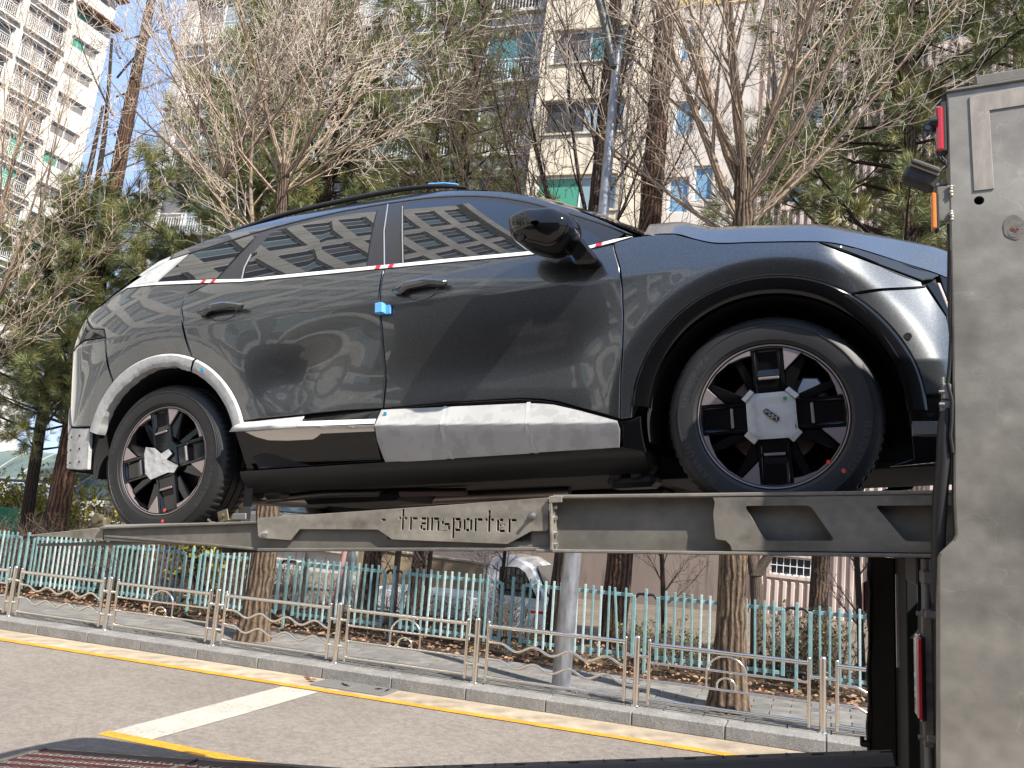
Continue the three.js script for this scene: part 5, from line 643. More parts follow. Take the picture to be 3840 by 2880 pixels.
{
  const t = thing('apartment_building', 'cream and beige apartment block with balconies and a ribbed end wall behind the trees', 'apartment building'); buildFrame(t, V(-8, 0, -30), -3 * Math.PI / 180);
  const r = rng(301), FL = []; for (let k = -5; k <= 6; k++) FL.push(17.46 + k * 3.46);
  const units = [[-9.1, -4.55], [-13.9, -9.6], [-19.3, -14.6], [-23.4, -19.9]];
  let b = new B(); const open = []; for (const y of FL) for (const [a, c] of units) open.push([a, y, c, y + 2.62]); wallWith(b, -24.2, -4.1, -2, 42, 0, 0.5, open); b.build('balcony_wall', BM.a, t);
  b = new B(); for (const y of FL) { b.span(-24.25, -4.08, y - 0.16, y - 0.04, 0.002, 0.22, 0.02); b.span(-24.2, -4.1, y - 0.75, y - 0.68, 0.002, 0.05, 0.01); } b.build('floor_bands', BM.slab, t);
  for (const y of FL) { if (y < 6) continue; units.forEach(([a, c], i) => { const k = [['grey', 'teal'], ['grey', 'dark'], ['dark', 'grey'], ['grey', 'pale'], ['pale', 'grey']][Math.floor(r() * 5)]; const q = Math.abs(y - 20.92) < 0.2 && i === 0 ? ['grey', 'teal'] : Math.abs(y - 17.46) < 0.1 && i === 0 ? ['dark', 'grey'] : k; windowIn(t, a, c, y, y + 2.62, -0.16, [[0.48, q[0]], [0.52, q[1]]], BM.frame, 0.10); railing(t, a + 0.02, c - 0.02, y, 1.06, 0.10); }); }
  // cream stair block
  b = new B(); const wc = []; const wt = [26.05, 22.77, 19.5, 16.1, 12.8, 9.5, 29.35, 32.65]; for (const y of wt) wc.push([-3.66, y - 1.5, -0.28, y]); wallWith(b, -4.1, 1.3, -2, 42, 0.55, 0.75, wc); b.build('cream_wall', BM.cream, t);
  for (const y of wt) { const k = Math.abs(y - 22.77) < 0.1 ? [['0.5', 'grey'], ['0.5', 'teal']] : Math.abs(y - 19.5) < 0.1 ? [['0.52', 'dark'], ['0.48', 'pale']] : Math.abs(y - 16.1) < 0.1 ? [['0.55', 'green'], ['0.45', 'pale']] : [['0.5', 'grey'], ['0.5', 'blue']]; windowIn(t, -3.66, -0.28, y - 1.5, y, 0.46, k.map(([w, c]) => [+w, c]), Math.abs(y - 19.5) < 0.1 ? BM.frameD : BM.frame, 0.09); b = new B(); b.span(-3.78, -0.16, y - 1.60, y - 1.5, 0.552, 0.62, 0.01).span(-3.78, -0.16, y, y + 0.10, 0.552, 0.62, 0.01).span(-3.78, -3.66, y - 1.5, y, 0.552, 0.618, 0.01).span(-0.28, -0.16, y - 1.5, y, 0.552, 0.618, 0.01); b.build('window_surround', BM.cream, t); }
  b = new B(); b.tube([[-0.02, -1, 0.62], [-0.02, 42, 0.62]], 0.05, 8).tube([[0.95, -1, 0.62], [0.95, 42, 0.62]], 0.06, 8); b.build('downpipe', BM.slab, t);
  // plain wall with small windows
  b = new B(); const w2 = []; for (const y of [29.3, 26.0, 22.7, 19.35, 16.05, 12.7, 9.4]) { w2.push([1.72, y - 1.5, 2.52, y]); if (y < 20) w2.push([2.68, y - 1.0, 3.42, y + 0.45]); } wallWith(b, 1.3, 4.9, -2, 42, 0.2, 0.5, w2); b.build('plain_wall', BM.c, t); for (const [x0, y0, x1, y1] of w2) windowIn(t, x0, x1, y0, y1, 0.10, [[1, ['blue', 'pale', 'blue'][Math.floor(r() * 3)]]], BM.frame, 0.07);
  b = new B(); b.span(1.4, 4.8, 23.6, 25.6, 0.202, 0.25, 0.02); b.build('yellow_panel', BM.yellow, t);
  // ribbed end wall
  b = new B(); const w3 = []; for (const y of [27.9, 24.7, 21.5, 18.3, 15.1, 11.9, 8.7]) { w3.push([6.2, y - 0.15, 7.9, y + 0.55]); w3.push([11.2, y - 0.15, 12.9, y + 0.55]); } w3.push([6.24, 1.16, 8.0, 1.80]); wallWith(b, 4.9, 19, -2, 42, 0, 0.5, w3); b.build('ribbed_wall', BM.rib, t);
  for (const [x0, y0, x1, y1] of w3) { if (y0 > 2) windowIn(t, x0, x1, y0, y1, -0.08, [[0.5, 'blue'], [0.5, 'pale']], BM.frame, 0.07); }
  { const w = windowIn(t, 6.24, 8.0, 1.16, 1.80, -0.10, [[0.5, 'dark'], [0.5, 'dark']], BM.frame, 0.05); const g = new B(); for (let i = 1; i < 8; i++) g.span(6.24 + i * 0.22 - 0.012, 6.24 + i * 0.22 + 0.012, 1.17, 1.79, -0.03, -0.006, 0); g.span(6.25, 7.99, 1.47, 1.495, -0.03, -0.008, 0); g.build('window_grille', BM.frame, w); b = new B(); b.span(6.12, 8.12, 1.80, 1.92, 0.002, 0.1, 0.01).span(6.12, 8.12, 1.04, 1.16, 0.002, 0.1, 0.01).span(6.12, 6.24, 1.16, 1.80, 0.002, 0.098, 0.01).span(8.0, 8.12, 1.16, 1.80, 0.002, 0.098, 0.01); b.build('window_surround', BM.rib, t); }
  const ribG = new Map(); const rib = (x, y0, y1) => { const k = Math.round((y1 - y0) * 100); if (!ribG.has(k)) { const g = bevelBox(0.15, y1 - y0, 0.10, 0.03); ribG.set(k, g); } const m = child(ribG.get(k), 'rib', BM.rib, t); m.position.set(x, (y0 + y1) / 2, 0.05); };
  const bk = new B(); for (let x = 5.15; x < 18.8; x += 0.265) { const cut = [0, ...w3.filter((w) => x > w[0] - 0.25 && x < w[2] + 0.25).flatMap((w) => [w[1] - 0.2, w[3] + 0.2]).sort((p, q) => p - q), 42]; for (let i = 0; i < cut.length; i += 2) { const y0 = cut[i] === 0 ? -1.5 : cut[i], y1 = cut[i + 1]; if (x < 9.4 && y0 < 2) { rib(x, y0, Math.min(y1, 6)); if (y1 > 6) bk.span(x - 0.075, x + 0.075, 6.01, y1, 0.002, 0.1, 0.03); } else bk.span(x - 0.075, x + 0.075, y0, y1, 0.002, 0.1, 0.03); } } const o = bk.build('upper_ribs', BM.rib, t); o.userData.kind = 'stuff';
  b = new B(); b.span(-4.0, 5.2, -2, 2.4, 0.75, 0.95, 0.02).span(5.02, 5.14, -2, 3, 0.1, 0.96, 0.01); b.build('brown_base_wall', BM.brown, t);
}
{
  const t = thing('white_tower_block', 'tall white apartment tower with railed balconies at the far left', 'apartment building'); buildFrame(t, V(-66, 0, -60), -87.5 * Math.PI / 180);
  const F = []; for (let y = 9.0; y < 53; y += 2.92) F.push(y + 0.38); const r = rng(331);
  const bal = [[-16.5, -12.75], [-21.0, -17.1], [-29.5, -25.6], [-34.0, -30.1], [-42, -38]], win = [[-12.2, -9.25], [-25.2, -21.6], [-37.6, -34.6]];
  let b = new B(); const open = []; for (const y of F) { for (const [a, c] of bal) open.push([a, y - 0.05, c, y + 2.15]); for (const [a, c] of win) open.push([a, y + 0.95, c, y + 2.05]); } wallWith(b, -60, -8.55, -6, 54, 0, 0.6, open); b.span(-60, -8.552, -6, 53.9, -12, -0.602, 0); b.build('wall', BM.white, t);
  for (const y of F) { if (y < 16) continue; for (const [a, c] of bal) { if (a < -30 && y < 20) continue; windowIn(t, a, c, y - 0.05, y + 2.15, -0.3, [[0.34, 'grey'], [0.33, r() < 0.3 ? 'green' : 'grey'], [0.33, 'dark']], BM.frame, 0.09); railing(t, a, c, y + 0.02, 1.05, 0.20, 0.17); b = new B(); b.span(a - 0.15, c + 0.15, y - 0.30, y - 0.06, 0.002, 0.30, 0.02); b.build('balcony_slab', BM.white, t); } for (const [a, c] of win) windowIn(t, a, c, y + 0.95, y + 2.05, -0.2, [[0.5, r() < 0.4 ? 'green' : 'grey'], [0.5, 'grey']], BM.frame, 0.08); }
  b = new B(); for (const [y, x0] of [[49.6, -13.2], [46.45, -12.6], [54.1, -60]]) b.span(x0, -7.9, y, y + 0.18, -0.5, 0.9, 0.03); b.build('tiled_eave', BM.eave, t);
}
// tall block across the road, seen only as a reflection in the car's windows and paint
{
  const t = thing('opposite_block', 'pale apartment block across the road mirrored in the dark windows of the car', 'apartment building'); t.position.set(-14.5, 0, 9.0); t.rotation.y = Math.PI / 2 + 0.22;
  let b = new B(); const open = [], F = []; for (let y = 3; y < 36; y += 2.9) F.push(y); const cols = [-0.9, 3.4, 7.7, 12.0]; for (const y of F) for (const x of cols) open.push([x, y, x + 3.6, y + 2.0]); wallWith(b, -2.0, 16.5, 0, 37, 0, 0.5, open); b.span(-2.0, 16.5, 0, 36.98, -4, -0.502, 0); b.build('wall', BM.white, t);
  for (const y of F) for (const x of cols) { windowIn(t, x, x + 3.6, y, y + 2.0, -0.12, [[0.18, 'dark'], [0.22, 'pale'], [0.2, 'dark'], [0.2, 'grey'], [0.2, 'dark']], BM.frame, 0.1); }
  { const o2 = [], c2 = [-24, -19.6, -15.2, -10.8, -6.4], f2 = [1.2, 4.4, 7.6, 10.8, 14, 17.2]; for (const y of f2) for (const x of c2) o2.push([x, y, x + 3.2, y + 1.9]); b = new B(); wallWith(b, -25, -2.02, 0, 20.5, 0.3, 0.5, o2); b.span(-25, -2.02, 0, 20.48, -4, -0.202, 0); b.build('low_wing', BM.white, t); for (const [x0, y0, x1, y1] of o2) { windowIn(t, x0, x1, y0, y1, 0.1, [[0.5, 'dark'], [0.5, 'pale']], BM.frame, 0.1); } for (const y of f2) { b = new B(); b.span(-25, -2.1, y - 0.5, y - 0.2, 0.302, 0.9, 0.03); b.build('balcony_slab', BM.white, t); } }
  b = new B(); b.span(-2.2, 16.7, 37, 37.8, -9, 0.25, 0.03); b.build('roof_parapet', BM.white, t);
}
{ // carrier lorry parked across the road, seen as the dark reflection in the doors
  const t = thing('maroon_lorry', 'dark maroon box lorry across the road mirrored in the doors of the car', 'lorry'); t.position.set(-1.2, 0, 3.6); t.rotation.y = 0.02;
  let b = new B(); b.span(-4.6, 5.6, 1.05, 4.7, -0.2, 2.2, 0.06); b.build('cargo_box', mat({ color: [0.035, 0.018, 0.022], roughness: 0.5 }), t); b = new B(); b.span(5.7, 7.6, 0.7, 3.3, -0.2, 2.2, 0.2); const c = b.build('cab', mat({ color: [0.16, 0.012, 0.02], roughness: 0.3 }), t); b = new B(); b.span(5.95, 7.2, 2.0, 2.9, -0.25, -0.18, 0.02); on(c, 'side_window', b, M.glass); b = new B(); b.span(-4.4, 7.3, 0.55, 0.85, 0.3, 1.7, 0.02); b.build('chassis', M.black, t); for (const x of [-3.6, -2.4, 6.5]) for (const z of [0, 2.0]) { b = new B(); b.cyl(0.5, 0.28, x, 0.5, z, 'z', 28); const w = b.build('wheel', M.rubber, t); b = new B(); b.cyl(0.25, 0.30, x, 0.5, z, 'z', 20); on(w, 'rim', b, M.iron); } b = new B(); b.span(-2.6, -1.5, 2.3, 2.8, -0.216, -0.202, 0); b.build('white_notice', M.white, t);
}
// ------------------------------------------------------------------ yard behind the fence
{
  let t = thing('boundary_wall', 'low beige rendered wall in the yard left of the white pickup', 'wall'); let b = new B(); b.plate([[-11.6, -0.5], [-7.4, -0.5], [-7.4, 1.02], [-11.6, 1.20]], 0.22, -19, 0.02); b.build('render', wallM([0.38, 0.30, 0.21]), t); b = new B(); b.box(4.3, 0.06, 0.28, -9.5, 1.14, -19.11, 0.01, 0, 0, -0.043); b.build('coping', wallM([0.5, 0.42, 0.33]), t);
  t = thing('pale_post', 'square pale grey green post beside the beige yard wall', 'post'); b = new B(); b.span(-11.3, -10.98, -0.5, 2.6, -18.4, -18.1, 0.01); b.build('post', mat({ color: [0.36, 0.38, 0.36], roughness: 0.7 }), t);
  // white pickup
  t = thing('white_pickup', 'small white pickup truck parked in the yard behind the teal fence', 'pickup truck'); t.position.set(-5.95, -0.50, -16.9); t.rotation.y = 0.06;
  const wM = mat({ color: [0.74, 0.74, 0.73], roughness: 0.28, clearcoat: 0.6 }); const hw = 0.78;
  b = new B(); b.plate(round([[-0.62, 0.38], [-0.62, 1.62], [-0.55, 1.84], [-0.40, 1.93], [0.10, 1.90], [0.38, 1.74], [0.66, 1.20], [0.80, 0.98], [0.82, 0.45], [0.76, 0.36]], 0.06, 3), hw * 2, hw, 0.05); const cab = b.build('cab', wM, t);
  b = new B(); b.plate(round([[-0.34, 1.14], [-0.34, 1.70], [0.05, 1.72], [0.22, 1.62], [0.50, 1.12]], 0.03, 3), 0.01, hw + 0.004, 0.002); on(cab, 'side_window', b, M.glass); b = new B(); b.box(0.02, 0.66, 1.3, 0.565, 1.46, 0, 0.002, 0, 0, 0.46); on(cab, 'windscreen', b, M.glass);
  b = new B(); b.plate([[-0.40, 0.45], [-0.385, 0.45], [-0.385, 1.78], [-0.40, 1.78]], 0.006, hw + 0.003, 0); b.span(-0.39, 0.60, 0.44, 0.452, hw, hw + 0.003, 0); on(cab, 'door_seam', b, M.dark); b = new B(); b.span(0.30, 0.80, 0.83, 0.885, hw - 0.005, hw + 0.004, 0); on(cab, 'red_stripe', b, M.red); b = new B(); b.box(0.08, 0.2, 0.1, 0.55, 1.2, hw + 0.12, 0.02); on(cab, 'mirror', b, M.satin);
  b = new B(); b.span(-3.3, -0.72, 0.66, 1.02, -0.82, -0.78, 0.01).span(-3.3, -0.72, 0.66, 1.02, 0.78, 0.82, 0.01).span(-3.3, -3.26, 0.66, 1.02, -0.78, 0.78, 0.01).span(-3.3, -0.72, 0.58, 0.66, -0.8, 0.8, 0.01); b.build('cargo_bed', wM, t); b = new B(); for (const z of [-0.7, 0.7]) b.tube([[-0.70, 0.66, z], [-0.70, 1.95, z]], 0.025, 8); b.tube([[-0.70, 1.95, -0.7], [-0.70, 1.95, 0.7]], 0.025, 8).span(-0.72, -0.68, 1.2, 1.24, -0.7, 0.7, 0); b.build('headboard', M.white, t);
  for (const [x, z] of [[0.30, 0.68], [0.30, -0.68], [-2.4, 0.68], [-2.4, -0.68]]) { b = new B(); b.cyl(0.29, 0.18, x, 0.29, z, 'z', 24); const w = b.build('wheel', M.rubber, t); b = new B(); b.cyl(0.16, 0.19, x, 0.29, z, 'z', 16); on(w, 'rim', b, M.alu); }
  b = new B(); b.span(-3.2, 0.6, 0.3, 0.58, -0.4, 0.4, 0.02); b.build('chassis', M.black, t);
  // translucent green vaulted canopies at the left
  const vault = (x0, x1, y0, h, z0, z1, label) => { const c = thing('vaulted_canopy', label, 'canopy'); const g = gridGeo(18, 1, (u, v) => { const a = Math.PI * u; return [lerp(x0, x1, v), y0 + h * Math.sin(a), lerp(z0, z1, u)]; }); child(g, 'roof_sheet', mat({ color: [0.10, 0.15, 0.138], roughness: 0.3, transmission: 0.12 }), c); const b = new B(); for (let i = 0; i <= 6; i++) { const x = lerp(x0, x1, i / 6), p = []; for (let k = 0; k <= 14; k++) { const a = Math.PI * k / 14; p.push(V(x, y0 + (h + 0.02) * Math.sin(a), lerp(z0, z1, k / 14))); } b.tube(p, 0.03, 5); } for (const z of [z0, z1]) b.tube([[x0, y0, z], [x1, y0, z]], 0.045, 6); b.build('ribs', mat({ color: [0.26, 0.28, 0.27], roughness: 0.5 }), c); const q = new B(); for (const x of [x0, (x0 + x1) / 2, x1]) for (const z of [z0, z1]) q.tube([[x, -0.5, z], [x, y0, z]], 0.05, 6); q.build('posts', M.iron, c); };
  vault(-29, -21.7, 2.42, 0.95, -21.5, -18, 'grey green vaulted canopy at the far left behind the two trunks'); vault(-21.3, -12.5, 2.0, 1.0, -22.5, -18.4, 'grey green vaulted canopy seen behind the rear wheel of the car');
  t = thing('green_hoarding', 'bright green board panel at the far left behind the fence', 'hoarding'); b = new B(); b.box(3.3, 0.75, 0.05, -19.2, 1.30, -14.4, 0.01); b.build('board', mat({ color: [0.012, 0.22, 0.085], roughness: 0.45 }), t); b = new B(); for (const x of [-20.6, -17.8]) b.span(x - 0.03, x + 0.03, -0.4, 1.0, -14.47, -14.43, 0); b.build('legs', M.iron, t);
  t = thing('pink_post', 'slim pink painted post behind the left street tree', 'post'); b = new B(); b.tube([[-8.25, -0.3, -13.0], [-7.95, 2.4, -13.05]], 0.045, 10); b.build('post', mat({ color: [0.50, 0.27, 0.24], roughness: 0.6 }), t);
}
// ------------------------------------------------------------------ trees and shrubs
function trunkGeo(pts, rad, seg, rough, seed) {   // bark-ridged trunk through points
  const cv = new THREE.CatmullRomCurve3(pts), n = Math.max(6, Math.round(cv.getLength() / 0.10)), P = [], U = []; const L = cv.getLength();
  const pt = (i, k) => { const s = i / n, c = cv.getPointAt(s), a = k / seg * Math.PI * 2, r = lut(rad, s); const w = fbm(k / seg, s, 5, 14, 3, seed), rg = Math.abs(((k / seg * 9 + w * 2.6) % 1) - 0.5) * 2, fl = 1 + 0.35 * Math.exp(-s * L * 5); const q = r * fl * (1 + rough * (Math.pow(rg, 0.6) - 0.5) + rough * 1.2 * (w - 0.5)); return [c.x + q * Math.cos(a), c.y, c.z + q * Math.sin(a), k / seg, s * L]; };
  for (let i = 0; i < n; i++) for (let k = 0; k < seg; k++) { const a = pt(i, k), b = pt(i, (k + 1) % seg), c = pt(i + 1, (k + 1) % seg), d = pt(i + 1, k); if (k === seg - 1) { b[3] = 1; c[3] = 1; } for (const v of [a, c, b, a, d, c]) { P.push(v[0], v[1], v[2]); U.push(v[3], v[4]); } }
  const g = new THREE.BufferGeometry(); g.setAttribute('position', new THREE.Float32BufferAttribute(P, 3)); g.setAttribute('uv', new THREE.Float32BufferAttribute(U, 2)); g.computeVertexNormals(); return smooth(g, 60);
}
function limb(big, small, r, p, dir, len, rad, lev, o) {  // recursive bare limb; returns nothing, adds tubes
  const n = lev === 0 ? 9 : lev === 1 ? 6 : lev === 2 ? 4 : 2, pts = [p.clone()], rs = [rad], d = dir.clone(); const q = p.clone();
  for (let i = 0; i < n; i++) { d.x += (r() - 0.5) * o.wob; d.y += o.up * (lev ? 1 : 1.2) + (r() - 0.5) * o.wob * 0.7; d.z += (r() - 0.5) * o.wob; d.normalize(); q.addScaledVector(d, len / n); pts.push(q.clone()); rs.push(Math.max(o.min, rad * (1 - 0.86 * (i + 1) / n))); }
  (lev <= 1 ? big : small).push(tubeGeo(pts, rs, lev === 0 ? 7 : lev === 1 ? 5 : 3, false));
  if (lev >= o.depth) return;
  const cnt = Math.round(o.kids[lev] * (0.75 + r() * 0.5) * Math.min(1.3, len / o.ref[lev]));
  for (let c = 0; c < cnt; c++) { const t = lerp(lev === 0 ? 0.16 : 0.12, 1, (c + r() * 0.8) / cnt), i = Math.min(n - 1, Math.floor(t * n)), f = t * n - i, at = pts[i].clone().lerp(pts[i + 1], f), ax = pts[i + 1].clone().sub(pts[i]).normalize(); const side = V(r() - 0.5, r() - 0.5, r() - 0.5).cross(ax).normalize(), ang = o.ang[lev] * (0.7 + r() * 0.6), nd = ax.clone().multiplyScalar(Math.cos(ang)).addScaledVector(side, Math.sin(ang)); limb(big, small, r, at, nd, len * o.ratio[lev] * (0.55 + 0.75 * r()) * (1.15 - 0.6 * t), Math.max(o.min, lerp(rs[i], rs[i + 1], f) * o.kr), lev + 1, o); }
}
function bareTree(name, label, { pts, rad, rough = 0.12, limbs, opt, bark, twig, seed, limbBark, group }) {
  const t = thing(name, label, 'tree', group), r = rng(seed), big = [], small = []; child(trunkGeo(pts, rad, 40, rough, seed), 'trunk', bark, t);
  for (const [p, d, len, rd] of limbs(r)) limb(big, small, r, p, d.normalize(), len, rd * 0.72, 0, opt);
  child(mergeGeometries(big), 'limbs', limbBark ?? twig, t); const s = child(mergeGeometries(small), 'twigs', twig, t); s.userData.kind = 'stuff'; return t;
}
const fan = (p, n, spread, up, len, rad, { x0 = -1, x1 = 1, zf = 0.7, jy = 0.5 } = {}) => (r) => Array.from({ length: n }, (_, i) => { const f = n > 1 ? i / (n - 1) : 0.5, x = lerp(x0, x1, f) + (r() - 0.5) * 0.3; return [p.clone().add(V((r() - 0.5) * 0.1, -r() * jy, (r() - 0.5) * 0.1)), V(x * spread, up * (0.8 + r() * 0.4), (r() - 0.5) * 2 * spread * zf), len * (0.8 + r() * 0.4), rad * (0.75 + r() * 0.5)]; });
const GK = { kr: 0.5, wob: 0.17, up: 0.05, min: 0.0040, depth: 3, kids: [11, 7, 3], ref: [4.5, 1.8, 0.7], ang: [0.50, 0.72, 0.75], ratio: [0.50, 0.42, 0.46] };
bareTree('ginkgo_tree', 'bare street tree with thick ridged trunk and upright tan limbs right of the lamp', { pts: [V(-1.02, 0.10, -10.2), V(-1.00, 1.6, -10.2), V(-0.98, 4, -10.2), V(-0.96, 5.9, -10.2), V(-0.95, 6.9, -10.2)], rad: [[0, 0.200], [0.1, 0.172], [0.5, 0.145], [0.85, 0.135], [1, 0.10]], rough: 0.16, seed: 11, bark: M.barkG, limbBark: M.limbG, twig: M.twig, opt: GK,
  limbs: (r) => [[V(-1.0, 6.05, -10.2), V(-0.5, 1, 0.2), 5.2, 0.085], [V(-0.98, 6.5, -10.2), V(-0.32, 1, -0.15), 5.4, 0.085], [V(-0.95, 6.75, -10.2), V(-0.08, 1, 0.2), 5.6, 0.09], [V(-0.92, 6.6, -10.2), V(0.42, 1, -0.2), 5.4, 0.095], [V(-0.92, 6.3, -10.2), V(0.7, 1, 0.25), 5.0, 0.075], [V(-0.90, 6.0, -10.2), V(0.95, 0.75, -0.1), 4.6, 0.05], [V(-1.02, 5.8, -10.2), V(-0.95, 0.8, -0.1), 4.2, 0.05], [V(-0.95, 6.4, -10.15), V(0.1, 0.9, 0.75), 4.6, 0.06], [V(-0.95, 6.2, -10.25), V(0.2, 0.9, -0.75), 4.6, 0.06], [V(-0.95, 6.7, -10.2), V(-0.6, 0.9, 0.5), 4.4, 0.055], [V(-0.93, 6.7, -10.2), V(0.6, 0.9, 0.5), 4.4, 0.055]].concat(fan(V(-0.95, 6.2, -10.2), 5, 0.9, 0.7, 3.0, 0.028)(r)) });
bareTree('ginkgo_tree', 'bare street tree left of the lamp post whose tan limbs spread over the car roof', { pts: [V(-7.93, 0.10, -10.5), V(-7.90, 1.5, -10.5), V(-8.05, 4, -10.5), V(-8.30, 6.6, -10.5), V(-8.36, 7.7, -10.5)], rad: [[0, 0.215], [0.1, 0.18], [0.45, 0.15], [0.8, 0.10], [1, 0.085]], rough: 0.16, seed: 23, bark: M.barkG, limbBark: M.limbG, twig: M.twig, opt: { ...GK, kids: [12, 7, 3] },
  limbs: (r) => [[V(-8.34, 7.55, -10.5), V(0.16, 1, 0.1), 5.4, 0.07], [V(-8.36, 7.6, -10.5), V(-0.35, 1, 0.15), 5.2, 0.065], [V(-8.34, 7.5, -10.5), V(0.75, 0.62, 0.1), 4.6, 0.055], [V(-8.36, 7.45, -10.5), V(-0.75, 0.75, -0.2), 4.6, 0.055], [V(-8.36, 7.4, -10.5), V(0.3, 0.9, -0.5), 4.6, 0.05], [V(-8.33, 7.2, -10.5), V(1.0, 0.30, 0.15), 3.8, 0.04], [V(-8.05, 4.6, -10.5), V(-0.42, 1, 0.1), 4.2, 0.095], [V(-9.6, 7.65, -10.55), V(-0.75, 1, 0.1), 5.0, 0.06], [V(-9.55, 7.7, -10.55), V(0.25, 1, -0.1), 5.0, 0.065], [V(-9.6, 7.5, -10.5), V(-1, 0.45, 0.1), 4.2, 0.05], [V(-9.6, 7.75, -10.5), V(-0.3, 1, 0.35), 5.0, 0.055], [V(-8.5, 6.4, -10.5), V(-0.5, 0.3, 0.5), 2.2, 0.03]].concat(fan(V(-8.35, 7.5, -10.5), 7, 1.0, 0.75, 3.8, 0.034)(r), fan(V(-9.6, 7.6, -10.5), 6, 1.0, 0.8, 3.8, 0.034)(r)) });
bareTree('ginkgo_tree', 'bare tree with orange tan branches at the far left edge', { pts: [V(-15.9, 0.0, -11.0), V(-15.8, 3, -11.0), V(-15.7, 5.2, -11.0)], rad: [[0, 0.19], [0.5, 0.14], [1, 0.10]], seed: 37, bark: M.barkG, limbBark: M.limbG, twig: M.twigO, opt: { ...GK, kids: [9, 6, 3] },
  limbs: (r) => [[V(-15.7, 5.1, -11.0), V(0.12, 1, 0.1), 6.2, 0.085], [V(-15.7, 5.0, -11.0), V(0.7, 0.9, 0.1), 4.8, 0.06], [V(-15.7, 5.1, -11.0), V(-0.4, 1, 0.2), 6, 0.07], [V(-15.7, 4.8, -11.0), V(1, 0.55, -0.2), 4.4, 0.05], [V(-15.7, 5.2, -11.0), V(0.35, 1, -0.3), 5.8, 0.06], [V(-15.7, 4.2, -11.0), V(0.9, 0.3, 0.4), 3.6, 0.04], [V(-15.7, 5.2, -11.0), V(-0.15, 1, -0.2), 6.6, 0.07]].concat(fan(V(-15.7, 5, -11.0), 3, 0.8, 1.0, 4.2, 0.034)(r)) });
const DK = { ...GK, up: 0.075, wob: 0.16, kids: [10, 8, 4], ang: [0.55, 0.8, 0.8], min: 0.0046 };
bareTree('dark_bare_tree', 'dark barked bare tree rising right behind the lamp post with steep black branches', { pts: [V(-3.98, -0.1, -13), V(-3.92, 1.2, -13), V(-3.78, 5, -13), V(-3.66, 8, -13), V(-3.50, 12, -13), V(-3.42, 14, -13)], rad: [[0, 0.24], [0.12, 0.19], [0.45, 0.155], [0.75, 0.12], [1, 0.08]], rough: 0.12, seed: 41, bark: M.barkD, limbBark: M.barkD, twig: M.twigD, opt: DK,
  limbs: (r) => { const o = []; for (const [y, x, len, rd] of [[4.2, -0.75, 7, 0.075], [4.8, -0.60, 6.5, 0.07], [5.3, 0.55, 5, 0.05], [5.9, -0.5, 6, 0.065], [6.3, 0.75, 4.2, 0.045], [6.8, -0.25, 5.5, 0.06], [7.3, 0.35, 4.6, 0.05], [7.6, 0.7, 3.6, 0.04], [8.0, -0.4, 4.5, 0.05], [8.6, 0.3, 4.2, 0.045], [9.2, -0.5, 3.5, 0.04], [6.1, -0.9, 4.2, 0.04], [9.6, 0.5, 3.4, 0.035]]) { const f = (y + 0.1) / 14.1; o.push([V(lerp(-3.98, -3.42, f), y, -13), V(x, 1, (r() - 0.5) * 1.1), len, rd]); } return o; } });
{ // straight brown trunk
  const t = thing('brown_trunk_tree', 'straight thick brown tree trunk right of the dark bare tree', 'tree'); child(trunkGeo([V(-3.36, -0.4, -14), V(-3.27, 1.1, -14), V(-3.06, 5, -14), V(-2.92, 8.5, -14), V(-2.76, 13, -14)], [[0, 0.24], [0.2, 0.215], [0.6, 0.20], [1, 0.175]], 28, 0.05, 51), 'trunk', M.barkR, t); const r = rng(53), big = [], small = []; for (let i = 0; i < 7; i++) limb(big, small, r, V(-2.95, 8.4 + i * 0.7, -14), V((r() - 0.5) * 2, 0.5, (r() - 0.5) * 2).normalize(), 2.2, 0.03, 1, GK); for (let i = 0; i < 16; i++) limb(big, small, r, V(-3.25, 1.0 + r() * 1.4, -13.95), V((r() - 0.5) * 2, 0.4, (r() - 0.2) * 1.5).normalize(), 0.22, 0.012, 3, GK); child(mergeGeometries(big), 'limbs', M.twigD, t).userData.kind = 'stuff'; child(mergeGeometries(small), 'twigs', M.twigD, t).userData.kind = 'stuff';
}
// ---- pines
const tuft = (n, len, w, seed) => { const r = rng(seed), P = []; for (let i = 0; i < n; i++) { const a = r() * 6.283, s = 0.25 + r() * 1.0, d = V(Math.cos(a) * s, 0.75 + r() * 0.5, Math.sin(a) * s).normalize(), l = len * (0.7 + r() * 0.5), o = V((r() - 0.5) * 0.02, -r() * 0.06, (r() - 0.5) * 0.02), sd = V(r() - 0.5, r() - 0.5, r() - 0.5).cross(d).normalize().multiplyScalar(w), e = o.clone().addScaledVector(d, l); e.y -= 0.012 * r(); const m = o.clone().addScaledVector(d, l * 0.55); P.push(...m.clone().sub(sd).toArray(), ...m.clone().add(sd).toArray(), ...e.toArray(), ...o.toArray(), ...m.clone().add(sd).toArray(), ...m.clone().sub(sd).toArray()); } const g = new THREE.BufferGeometry(); g.setAttribute('position', new THREE.Float32BufferAttribute(P, 3)); g.computeVertexNormals(); return prep(g); };
const TUFT = [tuft(34, 0.18, 0.0030, 61), tuft(30, 0.20, 0.0034, 63)];
